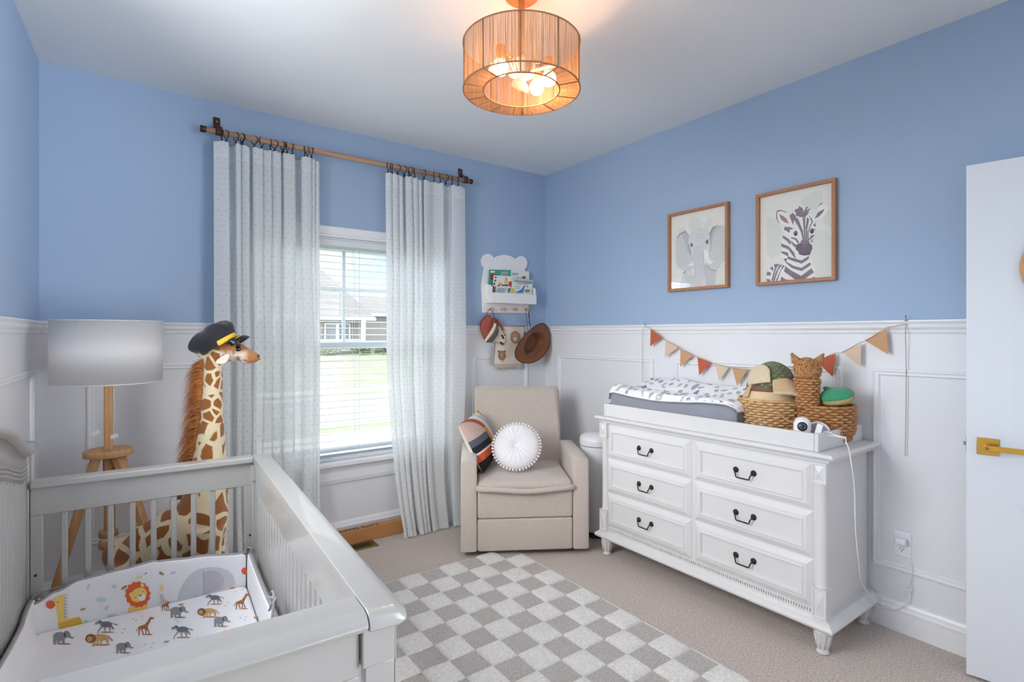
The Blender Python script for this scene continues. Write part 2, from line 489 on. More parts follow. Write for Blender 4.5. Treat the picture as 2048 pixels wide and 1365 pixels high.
# unseen opening added in the left wall above the crib, to let in fill light
LW0, LW1, LZ_0, LZ_1 = -2.30, -1.20, 1.20, 2.45
b = MB(LWM); yl = -(YB - YF) - .01
b.box(-.1, 0, LW1, 0, 0, RAIL, 1); b.box(-.1, 0, LW1, 0, RAIL, H, 0); b.box(-.1, 0, yl, LW0, 0, RAIL, 1); b.box(-.1, 0, yl, LW0, RAIL, H, 0)
b.box(-.1, 0, LW0, LW1, 0, LZ_0, 1); b.box(-.1, 0, LW0, LW1, LZ_1, H, 0)
b.build('wall_left', ['blue_paint', 'white_paint'], kind='structure', weld=False)

b = MB(); b.box(-.8, 1.5, YF - .1, YF, 0, RAIL, 1); b.box(-.8, 1.5, YF - .1, YF, RAIL, H, 0); b.build('wall_front_light_block', ['blue_paint', 'white_paint'], kind='structure', weld=False)  # unseen partial wall added to block light from behind; right side left open
rail_prof = [(0, 1.372), (.006, 1.374), (.009, 1.382), (.006, 1.390), (.012, 1.393), (.018, 1.402), (.019, 1.411), (.013, 1.416), (.02, 1.421), (.024, 1.428), (.024, 1.434), (0, 1.436)]
base_prof = [(0, 0), (.014, 0), (.014, .092), (.018, .094), (.019, .104), (.013, .112), (.011, .124), (.006, .134), (0, .138)]
def run(prof, p0, p1, nrm, name):
    p0, p1, nrm = Vector(p0), Vector(p1), Vector(nrm)
    b = MB(); b.loft([[p + nrm * a + Vector((0, 0, z)) for a, z in prof] for p in (p0, p1)], True, True, smooth=False)
    return b.build(name, 'trim_white', kind='structure')
lw = lambda y: Vector((lwx(y), y, 0)); ln = Vector((cos(LW), -sin(LW), 0))
run(rail_prof, (XL, YB, 0), (WX0 - .075, YB, 0), (0, -1, 0), 'trim_1')
run(rail_prof, (WX1 + .075, YB, 0), (XR, YB, 0), (0, -1, 0), 'trim_2')
run(rail_prof, (XR, YB - .024, 0), (XR, YF, 0), (-1, 0, 0), 'trim_3')
run(rail_prof, lw(YB - .024), lw(YB + LW1 + .08), ln, 'trim_4')
run(base_prof, (XL, YB, 0), (XR, YB, 0), (0, -1, 0), 'baseboard_back')
run(base_prof, (XR, YB - .02, 0), (XR, YF, 0), (-1, 0, 0), 'baseboard_right')
run(base_prof, lw(YB - .02), lw(YF), ln, 'baseboard_left')
pan = [(0, 0), (0, .006), (.004, .011), (.010, .013), (.014, .009), (.02, .008), (.026, .010), (.03, .006), (.032, 0)]
n = [5]
def panel(c0, U, N, u0, u1, z0=.278, z1=1.208):
    b = MB(); b.frame(c0, U, (0, 0, 1), N, u0, u1, z0, z1, pan); b.build('trim_%d' % n[0], 'trim_white', kind='structure'); n[0] += 1
panel((0, YB, 0), (1, 0, 0), (0, -1, 0), -.172, .40)
panel((0, YB, 0), (1, 0, 0), (0, -1, 0), 2.153, 2.69)
for y0, y1 in ((2.345, 3.335), (1.175, 2.185), (.1, 1.045)):
    panel((XR, 0, 0), (0, 1, 0), (-1, 0, 0), y0, y1)
for y0, y1 in ((2.40, 3.29),):
    panel((XL, YB, 0), Vector((sin(LW), cos(LW), 0)), ln, y0 - YB, y1 - YB)

# ---------------------------------------------------------------- window
win = thing('window_1', None, None, (1.22, YB, WZ0)); win['kind'] = 'structure'
b = MB()
cp = [(0, 0), (0, .012), (.006, .018), (.02, .016), (.05, .013), (.058, .018), (.07, .014), (.07, 0)]
# casing: two sides and a head
pts = [(WX0 - .07, WZ0 - .005), (WX0 - .07, WZ1 + .07), (WX1 + .07, WZ1 + .07), (WX1 + .07, WZ0 - .005)]
dirs = [(1, 0), (1, -1), (-1, -1), (-1, 0)]
b.loft([[Vector((p[0] + d[0] * a, YB - h, p[1] + d[1] * a)) for a, h in cp] for p, d in zip(pts, dirs)], True, True, smooth=False)
b.build('casing', 'trim_white', win)
b = MB(); b.box(WX0 - .1, WX1 + .1, YB - .055, YB + .06, WZ0 - .032, WZ0); b.build('stool', 'trim_white', win, bevel=.008, seg=3)
b = MB(); b.prism([(WX0 - .08, YB, .39), (WX0 - .08, YB - .014, .395), (WX0 - .08, YB - .02, .42), (WX0 - .08, YB - .018, .47), (WX0 - .08, YB - .03, .508), (WX0 - .08, YB, .508)], (WX1 - WX0 + .16, 0, 0))
b.build('apron', 'trim_white', win)
b = MB(); yj = YB + .055
b.frame((0, YB + .15, 0), (1, 0, 0), (0, 0, 1), (0, -1, 0), WX0 + .001, WX1 - .001, WZ0 + .001, WZ1 - .001, [(0, .0), (0, .148), (.012, .148), (.012, .085), (.035, .085), (.035, 0)])
b.build('jamb', 'vinyl', win)
def sash(z0, z1, y, nm, grille):
    b = MB(); b.frame((0, y, 0), (1, 0, 0), (0, 0, 1), (0, -1, 0), WX0 + .03, WX1 - .03, z0, z1, [(0, 0), (0, .03), (.035, .03), (.042, .022), (.042, 0)])
    s = b.build(nm, 'vinyl', win)
    b = MB(); b.box(WX0 + .07, WX1 - .07, y - .013, y - .009, z0 + .04, z1 - .04); b.build('pane', 'window_glass', s)
    if grille:
        b = MB(); b.box(1.186, 1.208, y - .026, y - .018, z0 + .04, z1 - .04); b.box(WX0 + .07, WX1 - .07, y - .0255, y - .0185, 1.665, 1.687)
        b.build('grille', 'vinyl', s, weld=False)
sash(WZ0 + .03, 1.315, YB + .10, 'lower_sash', False)
sash(1.275, WZ1 - .03, YB + .14, 'upper_sash', True)

# ---------------------------------------------------------------- blind
bl = thing('window_blind', 'white horizontal slat blind lowered over the window with slats open', 'blind', (1.22, YB + .03, WZ0))
b = MB(); b.box(WX0 + .016, WX1 - .016, YB + .005, YB + .06, WZ1 - .055, WZ1 - .013); b.build('headrail', 'slat_white', bl, bevel=.003)
b = MB(); z = WZ1 - .075; zs = []
tl = rad(4)
while z > WZ0 + .035:
    zs.append(z); w = .0225
    c = Vector((0, YB + .032, z)); A = Vector((0, cos(tl), sin(tl))); B = Vector((0, -sin(tl), cos(tl)))
    prof = [(-w, 0), (0, .0022), (w, 0), (w, .0024), (0, .0046), (-w, .0024)]
    b.loft([[Vector((x, 0, 0)) + c + A * p + B * q for p, q in prof] for x in (WX0 + .02, WX1 - .02)], True, True, smooth=False)
    z -= .0435
b.build('slats', 'slat_white', bl, weld=False)
b = MB(); b.box(WX0 + .02, WX1 - .02, YB + .01, YB + .055, WZ0 + .004, WZ0 + .022); b.build('bottom_rail', 'slat_white', bl, bevel=.003)
b = MB()
for x in (WX0 + .12, 1.235, WX1 - .12):
    for dy in (.008, .056): b.tube([(x, YB + dy, WZ1 - .05), (x, YB + dy, WZ0 + .015)], .0011, 5)
b.tube([(1.265, YB + .004, WZ1 - .05), (1.263, YB + .004, WZ0 + .05)], .0014, 5)
b.build('ladder_cords', 'cord_white', bl, weld=False)

# ---------------------------------------------------------------- outdoors
def outmat():
    for nm, a, c, sc in (('grass', (88, 100, 74), (112, 120, 92), 1.2), ('asphalt', (104, 105, 112), (114, 115, 122), 2), ('concrete', (152, 152, 150), (168, 167, 162), 2),
                     ('shingle', (88, 87, 86), (108, 106, 104), 6), ('bush_green', (58, 72, 46), (94, 106, 70), 8)):
        k = NT(nm); MATS[nm] = k.m
        f = k.noise(k.coords('Object'), sc, 6, .7)
        cc = k.ramp(f, [(.3, lin(a)), (.7, lin(c))])
        p = k.n('ShaderNodeBsdfPrincipled', Roughness=.9); k.l(cc, p.inputs['Base Color']); k.l(p.outputs[0], k.out.inputs[0])
outmat()
mat('siding', (136, 134, 130), .7); mat('siding_tan', (122, 118, 112), .7); mat('white_outdoor', (176, 176, 175), .5); mat('house_glass', (72, 88, 96), .15)
def ground(name, m, y0, y1, z0, z1, x0=-30, x1=60, th=.3):
    b = MB(); b.hexa([(x0, y0, z0 - th), (x1, y0, z0 - th), (x1, y1, z1 - th), (x0, y1, z1 - th), (x0, y0, z0), (x1, y0, z0), (x1, y1, z1), (x0, y1, z1)])
    b.build(name, m, kind='structure')
GZ = -.5
ground('lawn', 'grass', YB + .16, 8.75, GZ, GZ); ground('sidewalk', 'concrete', 8.75, 10.0, GZ + .01, GZ + .01)
ground('lawn', 'grass', 10.0, 11.1, GZ, GZ); ground('street', 'asphalt', 11.1, 15.4, GZ - .08, GZ - .08)
ground('curb', 'concrete', 15.4, 15.9, GZ, GZ); ground('lawn', 'grass', 15.9, 17.1, GZ, GZ); ground('sidewalk', 'concrete', 17.1, 18.2, GZ + .01, GZ + .01)
ground('lawn', 'grass', 18.2, 33.5, GZ, .1); ground('lawn', 'grass', 33.5, 60, .1, .1)
def house(name, label, x0, x1, y0, eave, ridge, xr0, xr1, depth, porch):
    h = thing(name, label, 'house', ((x0 + x1) / 2, y0, .1))
    b = MB(); b.box(x0, x1, y0, y0 + depth, .1, eave); b.build('house_wall', 'siding_tan' if porch else 'siding', h)
    ym = y0 + depth / 2; o = .5
    b = MB(); A = [(x0 - o, y0 - o, eave), (x1 + o, y0 - o, eave), (x1 + o, y0 + depth + o, eave), (x0 - o, y0 + depth + o, eave)]
    b.add(A + [(xr0, ym, ridge), (xr1, ym, ridge)], [(0, 1, 5, 4), (1, 2, 5), (2, 3, 4, 5), (3, 0, 4), (3, 2, 1, 0)])
    b.build('roof', 'shingle', h)
    b = MB(); b.box(x0 - o - .02, x1 + o + .02, y0 - o - .1, y0 - o, eave - .22, eave); b.build('gutter', 'white_outdoor', h)
    return h
h = house('house', 'tan house with grey shingle roof across the street, seen through the window', 2.0, 12.9, 34.6, 2.5, 6.0, 5.5, 11.4, 9, True)
for cx_ in (10.6, 11.45, 8.2):
    b = MB(); b.frame((0, 34.6, 0), (1, 0, 0), (0, 0, 1), (0, -1, 0), cx_ - .42, cx_ + .42, .95, 2.1, [(0, 0), (0, .08), (.1, .08), (.1, 0)])
    f = b.build('house_window', 'white_outdoor', h)
    b = MB(); b.box(cx_ - .33, cx_ + .33, 34.58, 34.6, 1.04, 2.0); b.build('pane', 'house_glass', f)
for i, px in enumerate((9.6, 12.55, 7.0)):
    b = MB(); b.box(px - .12, px + .12, 33.9, 34.14, .1, 2.4); b.build('porch_post', 'white_outdoor', h)
b = MB()
b.box(4, 12.4, 33.95, 34.03, .98, 1.05); b.box(4, 12.4, 33.95, 34.03, .3, .36)
x = 4.05
while x < 12.4: b.box(x, x + .05, 33.97, 34.01, .36, .98); x += .16
b.build('porch_railing', 'white_outdoor', h, weld=False)
house('house', 'second pale house farther right across the street, its roof lower in the window', 14.4, 26, 40, 3.0, 4.6, 16, 24, 8, False)
def bush(x, y, r, hgt, label, seed):
    rnd = random.Random(seed); b = MB()
    for i in range(150):
        a = rnd.uniform(0, 2 * pi); q = sqrt(rnd.random()) * r; zz = rnd.random() * hgt * (1 - .5 * q / r) + .08
        s = rnd.uniform(.05, .11); R = Matrix.Rotation(rnd.uniform(0, 6), 3, (rnd.random(), rnd.random(), rnd.random() + .1))
        b.sphere((x + q * cos(a), y + q * sin(a), .02 + zz), s, 6, 4, sc=(1, .7, .8), R=R)
    b.build('shrub', 'bush_green', label=label, cat='shrub', group='shrubs before the far house', weld=False)
for i, (x, lab) in enumerate(((10.1, 'pale shrub before the porch of the tan house, left of the blind cords'), (12.0, 'darker shrub before the tan house, right of the window mullion'),
                        (13.6, 'shrub right of the tan house, next to the right curtain'))):
    bush(x, 33.0, .6, .75, lab, i)
# ---------------------------------------------------------------- curtains, rod, rings
ROD_Y, ROD_Z = 3.42, 2.52
rod = thing('curtain_rod', 'long light wooden curtain rod across the window wall with dark metal end caps', 'curtain rod', (1.215, ROD_Y, ROD_Z - .016))
b = MB(); b.tube([(.352, ROD_Y, ROD_Z), (2.08, ROD_Y, ROD_Z)], .0155, 16); b.build('pole', 'rod_wood', rod)
for x0, x1 in ((.327, .356), (2.076, 2.104)):
    b = MB(); b.lathe([(.0165, x0), (.0185, x0 + .002), (.0185, x1 - .002), (.0165, x1)], (0, ROD_Y, ROD_Z), (1, 0, 0), 18)
    b.build('end_cap', 'bronze', rod)
for x, side, nm in ((.418, 'left', 'left'), (2.045, 'right', 'right')):
    s = thing('leather_strap', 'dark brown leather strap holding the %s end of the curtain rod' % nm, 'curtain bracket', (x, YB, ROD_Z - .02), 0, 'leather straps of the curtain rod')
    b = MB(); path = [(x, YB - .003, ROD_Z + .105), (x, YB - .004, ROD_Z + .04), (x, YB - .03, ROD_Z + .022)]
    for k in range(9):
        a = rad(70 - k * 28); path.append((x, ROD_Y + .0185 * cos(a + rad(0)) , ROD_Z + .0185 * sin(a)))
    path = [(x, YB - .0010, ROD_Z + .108), (x, YB - .0012, ROD_Z + .075), (x, YB - .040, ROD_Z + .045), (x, ROD_Y - .008, ROD_Z + .028)] + [(x, ROD_Y - .0185 * cos(a), ROD_Z + .0185 * sin(a)) for a in [rad(40 - 28 * k) for k in range(7)]] + [(x, ROD_Y + .03, ROD_Z + .002), (x, YB - .010, ROD_Z + .060), (x, YB - .0065, ROD_Z + .100)]
    w = .017
    pp = smoothpath(path, 3); N = len(pp); rings = []
    for i, p in enumerate(pp):
        t = (pp[min(i + 1, N - 1)] - pp[max(i - 1, 0)]).normalized(); nn = Vector((1, 0, 0)).cross(t) * .0016
        rings.append([p + Vector((-w, 0, 0)) - nn, p + Vector((w, 0, 0)) - nn, p + Vector((w, 0, 0)) + nn, p + Vector((-w, 0, 0)) + nn])
    b.loft(rings, True, True); b.build('strap', 'leather', s)
    b = MB(); b.sphere((x, YB - .009, ROD_Z + .082), .006, 12, 8, sc=(1, .5, 1)); b.build('rivet', 'gold', s)

def ux(a, y0): return ony(380 + a / 3.528, y0, ROD_Y).x
def curtain(name, label, folds, row, bx0, bx1, seed, ringx):
    """folds: the top edge as seen from the room, (place along the rod, depth of the fold); cloth runs through them in S-folds"""
    ctrl = [(ux(a, row), d) for a, d in folds]; x0, x1 = ctrl[0][0], ctrl[-1][0]
    pp = smoothpath([Vector((x, d * .034, 0)) for x, d in ctrl], 10)
    L = [0]
    for p, q in zip(pp, pp[1:]): L.append(L[-1] + (q - p).length)
    N = 300; sm = []; j = 0
    for i in range(N + 1):
        w = L[-1] * i / N
        while j < len(L) - 2 and L[j + 1] < w: j += 1
        k = (w - L[j]) / max(1e-9, L[j + 1] - L[j]); sm.append(pp[j].lerp(pp[j + 1], k))
    flat = L[-1]
    def fn(s, t):
        p = sm[min(N, int(round(s * N)))]; z = 2.466 * (1 - t)
        d = min(abs(p.x - r) for r in ringx); sag = min(d, .03) * .40
        rel = (p.x - x0) / (x1 - x0); low = max(0, (t - .80) / .20); mid = max(0, (t - .5) / .5) ** 1.3
        X = lerp(lerp(x0, bx0, mid), lerp(x1, bx1, mid), rel)
        edge = min(1, min(rel, 1 - rel) / .06)
        X += (.016 * noise.noise(Vector((s * 5, t * 1.6, seed))) + .010 * noise.noise(Vector((s * 14, t * 3, seed + 5)))) * min(1, t * 2) * max(0, edge)
        amp = lerp(1.0, .80, min(1, t * 1.5)) + .55 * low
        y = lerp(ROD_Y, 3.385, min(1, t * 1.25)) + (-p.y) * amp * (1 + .35 * noise.noise(Vector((s * 8, t * 2.5, seed + 9))))
        y -= .050 * low * low + .022 * low * (1 + noise.noise(Vector((s * 9, 3, seed))))
        zz = z - sag * (1 - t) ** 10
        if t > .985: zz = .004 + .006 * (1 + noise.noise(Vector((s * 20, 0, seed))))
        return Vector((X, min(y, 3.476 if z > 2.1 else 3.438), zz))
    b = MB(); b.grid(fn, N, 90, uv=lambda s, t: (s * flat, 2.466 * (1 - t)))
    return b.build(name, 'sheer_dots', label=label, cat='curtain', group='white dotted curtains', weld=False, origin=Vector(((x0 + x1) / 2, ROD_Y, 0)))
FL = [(162, .8), (215, 1.0), (268, .8), (262, -.6), (270, -.9), (318, -.9), (320, -.3), (315, .8), (336, 1), (356, .6), (353, -.6), (362, .5), (390, .9), (418, .5), (412, -.7), (446, -.8), (438, .6), (475, .9), (510, .5), (505, -.5), (516, .4), (545, .8), (570, .6), (564, -.4), (580, .5), (610, .8), (640, .4), (632, -.7), (660, -.6), (654, .6), (695, .9), (735, .6), (727, -.8), (745, -1), (790, -.9), (780, .7), (815, 1), (850, .7), (846, 0), (862, .5), (880, .3), (877, -.3), (895, .4), (910, .2)]
FR = [(1372, .5), (1395, .9), (1418, .5), (1412, -.4), (1424, .5), (1445, .8), (1465, .5), (1460, -.3), (1472, .4), (1486, .6), (1498, .3), (1490, -.8), (1522, -.9), (1515, .5), (1538, .9), (1560, .6), (1555, -.3), (1565, .4), (1582, .7), (1600, .5), (1596, -.3), (1606, .4), (1618, .6), (1630, .3), (1622, -.8), (1655, -.8), (1646, .5), (1680, .6), (1715, .2), (1750, .4), (1782, .5), (1774, -.6), (1800, -.9), (1846, -.7), (1840, .6), (1885, .9), (1930, .6)]
LRX = [ux(a, 270) for a in (225, 257, 325, 362, 372, 455, 505, 568, 598, 652, 660, 685, 722, 810, 830, 857)]
RRX = [ux(a, 330) for a in (1398, 1415, 1427, 1465, 1512, 1545, 1557, 1585, 1652, 1722, 1767, 1805, 1850, 1893)]
curtain('curtain', 'white dotted sheer curtain left of the window, behind the giraffe', FL, 290, .40, .965, 3, LRX)
curtain('curtain', 'white dotted sheer curtain right of the window, pooling on the carpet', FR, 350, 1.50, 1.965, 11, RRX)
first = None
rnd = random.Random(5)
def make_ring(x, label):
    r = thing('curtain_ring', label, 'curtain ring', (x, ROD_Y, ROD_Z), 0, 'metal clip rings on the curtain rod')
    b = MB(); b.tube([(x, ROD_Y + .0235 * cos(a), ROD_Z - .007 + .0235 * sin(a)) for a in [2 * pi * k / 22 for k in range(22)]], .0024, 6, closed=True)
    b.build('hoop', 'dark_bronze', r)
    b = MB(); zc = ROD_Z - .0305
    b.tube([(x, ROD_Y, zc), (x, ROD_Y, zc - .009)], .0022, 6); b.sphere((x, ROD_Y, zc - .003), .0036, 8, 6)
    b.box(x - .005, x + .005, ROD_Y - .004, ROD_Y + .004, zc - .028, zc - .009)
    b.build('clip', 'dark_bronze', r, weld=False)
    return r
for xs, who in ((LRX, 'left'), (RRX, 'right')):
    for i, x in enumerate(xs):
        lab = 'dark bronze clip ring on the rod, %s from the left above the %s curtain' % (ORD[i], who)
        if first is None: first = make_ring(x, lab); r = first
        else: r = dup(first, (x, ROD_Y, ROD_Z), lab)
        r.rotation_euler = (0, 0, rnd.uniform(-.75, .75))

# ---------------------------------------------------------------- ceiling light
def string_mat(name, sx, base_alpha):
    k = NT(name); MATS[name] = k.m
    co = k.coords('UV', (sx, .6, 1))
    f = k.noise(co, 1.0, 2, .7)
    c = k.ramp(f, [(.3, lin((128, 84, 50))), (.7, lin((206, 164, 122)))])
    d = k.n('ShaderNodeBsdfDiffuse'); k.l(c, d.inputs[0])
    t = k.n('ShaderNodeBsdfTranslucent'); k.l(c, t.inputs[0])
    a = k.n('ShaderNodeBsdfTransparent')
    m1 = k.n('ShaderNodeMixShader', Fac=.22); k.l(d.outputs[0], m1.inputs[1]); k.l(t.outputs[0], m1.inputs[2])
    co2 = k.coords('UV', (sx * 1.3, .15, 1)); g = k.noise(co2, 1.0, 1, .5)
    al = k.math('MULTIPLY', k.math('GREATER_THAN', g, .50), base_alpha)
    m2 = k.n('ShaderNodeMixShader'); k.l(al, m2.inputs[0]); k.l(m1.outputs[0], m2.inputs[1]); k.l(a.outputs[0], m2.inputs[2])
    k.l(m2.outputs[0], k.out.inputs[0])
string_mat('shade_string', 420, .55)
mat('cord_tan', (150, 108, 74), .8)
mat('lamp_wood', (206, 140, 84), .5)
mat('bulb_glow', (255, 240, 220), .5, emit=((255, 206, 156), 30))
mat('frosted', (240, 228, 215), .4, trans=.4, alpha=.35)
LX, LY, LR, LZ0, LZ1 = 1.268, 1.687, .231, 2.338, 2.518
cl = thing('ceiling_light', 'round string drum ceiling light in tan twine with lit bulbs', 'ceiling light', (LX, LY, H))
b = MB(); b.lathe([(.064, H - .001), (.066, H - .012), (.055, H - .022), (.0, H - .022)], (LX, LY, 0), n=28, caps=False); b.build('canopy', 'lamp_wood', cl)
b = MB(); b.tube([(LX, LY, H - .02), (LX, LY, 2.44)], .0125, 14); b.build('stem', 'lamp_wood', cl)
nseg = 96
sh = MB(); sh.grid(lambda a, t: Vector((LX + LR * cos(2 * pi * a), LY + LR * sin(2 * pi * a), lerp(LZ1, LZ0, t))), nseg, 4, uv=lambda a, t: (a, t))
shade = sh.build('string_shade', 'shade_string', cl, weld=False)
RI = .150
b = MB(); b.grid(lambda a, t: Vector((LX + lerp(LR, RI, t) * cos(2 * pi * a), LY + lerp(LR, RI, t) * sin(2 * pi * a), LZ0)), nseg, 3, uv=lambda a, t: (a, t))
b.build('bottom_panel', 'shade_string', cl, weld=False)
def circ(r, z, n=64): return [(LX + r * cos(2 * pi * k / n), LY + r * sin(2 * pi * k / n), z) for k in range(n)]
for r, z in ((LR, LZ1), (LR, LZ0), (RI, LZ0)):
    b = MB(); b.tube(circ(r, z), .0032, 6, closed=True); b.build('rim', 'cord_tan', cl)
for k in range(10):
    a = 2 * pi * k / 10 + .28; ca, sa = cos(a), sin(a)
    b = MB(); b.tube([(LX + (LR + .001) * ca, LY + (LR + .001) * sa, LZ1), (LX + (LR + .001) * ca, LY + (LR + .001) * sa, LZ0 - .001), (LX + RI * ca, LY + RI * sa, LZ0 - .001)], .0034, 6)
    b.build('rib_cord', 'cord_tan', cl)
b = MB(); b.lathe([(.0, 2.455), (.05, 2.455), (.055, 2.44), (.05, 2.40), (.03, 2.39), (0, 2.388)], (LX, LY, 0), n=24, caps=False); b.build('hub', 'white_plastic', cl)
bulbdir = []
for (u, v, zz) in ((1001, 100, 2.375), (1072, 188, 2.375)):
    p = onz(u, v, zz); bulbdir.append(atan2(p.y - LY, p.x - LX))
a0 = atan2(-1, -.2)
pos = []
for (u, v) in ((1001, 100), (1074, 188)):
    # bulbs hang on a ring of 0.105 m around the stem
    best = min(((Vector((LX + .11 * cos(a), LY + .11 * sin(a), 2.392)), a) for a in [k * pi / 90 for k in range(180)]),
               key=lambda q: (lambda p: abs(CX + F * (p.x * cos(TH) - p.y * sin(TH)) / (p.x * sin(TH) + p.y * cos(TH)) - u) + abs(HZ - F * (p.z - CZ) / (p.x * sin(TH) + p.y * cos(TH)) - v))(q[0]))
    pos.append(best[0])
am = atan2((pos[0].y + pos[1].y) / 2 - LY, (pos[0].x + pos[1].x) / 2 - LX) + pi
pos.append(Vector((LX + .11 * cos(-.5), LY + .11 * sin(-.5), 2.392)))
for p in pos:
    d = Vector((p.x - LX, p.y - LY, 0)).normalized()
    b = MB(); b.lathe([(.0, .085), (.017, .085), (.019, .08), (.019, .03), (.0165, .024), (0, .024)], (p.x, p.y, p.z), n=18, caps=False)
    b.tube([(LX + d.x * .02, LY + d.y * .02, 2.445), (p.x, p.y, p.z + .075)], .006, 8)
    so = b.build('socket', 'lamp_wood', cl, weld=False)
    b = MB(); b.sphere((p.x, p.y, p.z), .030, 18, 12, sc=(1, 1, 1)); b.build('bulb', 'bulb_glow', so)
for k in range(3):
    a = 2 * pi * k / 3 + 1.0; A = Vector((cos(a), sin(a), 0)); B = Vector((-sin(a), cos(a), 0))
    b = MB()
    for q in (0,):
        pr = [(.045, -.018), (.09, -.035), (.135, -.04), (.142, .0), (.13, .035), (.08, .03), (.045, .015)]
        b.prism([Vector((LX, LY, 2.405)) + A * x + B * y + Vector((0, 0, y * .35)) for x, y in pr], (0, 0, .002))
    b.build('fan_blade', 'frosted', cl)

# ---------------------------------------------------------------- floor lamp
FX, FY = -.071, 3.05
fl = thing('floor_lamp', 'wooden tripod floor lamp with white drum shade in the left corner', 'lamp', (FX, FY, 0))
b = MB(); r = .208
b.lathe([(r - .002, 1.152), (r, 1.15), (r, 1.43), (r - .002, 1.428)], (FX, FY, 0), n=64, caps=False)
b.tube([(FX + r * cos(2 * pi * k / 64), FY + r * sin(2 * pi * k / 64), 1.43) for k in range(64)], .0025, 6, closed=True)
b.tube([(FX + r * cos(2 * pi * k / 64), FY + r * sin(2 * pi * k / 64), 1.151) for k in range(64)], .0025, 6, closed=True)
b.build('lamp_shade', 'shade_fabric', fl, weld=False)
b = MB()
for k in range(3):
    a = 2 * pi * k / 3; b.tube([(FX, FY, 1.40), (FX + r * cos(a), FY + r * sin(a), 1.42)], .002, 6)
b.tube([(FX, FY, 1.18), (FX, FY, 1.405)], .008, 8); b.build('shade_fitter', 'steel', fl, weld=False)
b = MB(); w = .0165; b.box(FX - w, FX + w, FY - w, FY + w, .40, 1.19); b.build('pole', 'oak', fl, bevel=.005)
b = MB(); b.lathe([(.088, .815), (.094, .818), (.094, .842), (.088, .845)], (FX, FY, 0), n=40); b.build('platform', 'oak', fl, bevel=.001, seg=1)
R_ = Vector((.81, -.586, 0)); D_ = Vector((.586, .81, 0))
for ang in (92, 205, -32):
    a = rad(ang); d = R_ * sin(a) + D_ * cos(a)
    if ang == 205: d = (R_ * -.62 - D_ * .62).normalized()
    if ang == -32: d = (R_ * -.55 + D_ * .8).normalized()
    top = Vector((FX, FY, .815)) + d * .045; L = .30 if ang != 205 else .255
    foot = Vector((FX, FY, 0)) + d * L
    if ang == 92: foot = Vector((FX, FY, 0)) + d * .36
    side = Vector((-d.y, d.x, 0)); rings = []
    b = MB(); q = .0125
    def ringat(c, wd, th): return [c - side * wd - d * th, c + side * wd - d * th, c + side * wd + d * th, c - side * wd + d * th]
    b.hexa(ringat(foot + Vector((0, 0, .0)), .0125, .012) + ringat(top, .024, .018)); b.build('leg', 'oak', fl, bevel=.003)
b = MB(); b.lathe([(.0, .395), (.034, .395), (.037, .40), (.037, .428), (.028, .432), (.028, .444), (.037, .448), (.037, .47), (.034, .475), (0, .475)], (FX, FY, 0), n=26, caps=False)
b.build('cord_spool', 'oak', fl)
b = MB(); b.tube([(FX + .0295 * cos(k * .5), FY + .0295 * sin(k * .5), .432 + .012 * k / 75) for k in range(76)], .0022, 6)
b.tube(smoothpath([(FX + .03, FY, .44), (FX + .10, FY + .05, .455), (FX + .2, FY + .25, .40), (FX + .32, FY + .40, .435)]), .0022, 6)
b.build('cord', 'cord_white', fl, weld=False)
b = MB(); b.tube(smoothpath([(FX + .018, FY - .018, 1.16), (FX + .022, FY - .02, 1.0), (FX + .017, FY - .018, .93), (FX + .026, FY - .02, .90)]), .0012, 5)
for (c, an) in ((Vector((FX + .022, FY - .024, .905)), .35), (Vector((FX - .045, FY - .01, .925)), .5)):
    b.hexa([c + Rz(-rad(30)) .to_3x3() @ Vector((x * cos(an) - z * sin(an), y, x * sin(an) + z * cos(an))) for z in (-.009, .009) for x, y in ((-.017, -.0004), (.017, -.0004), (.017, .0004), (-.017, .0004))])
b.build('tag', 'paper', fl, weld=False)

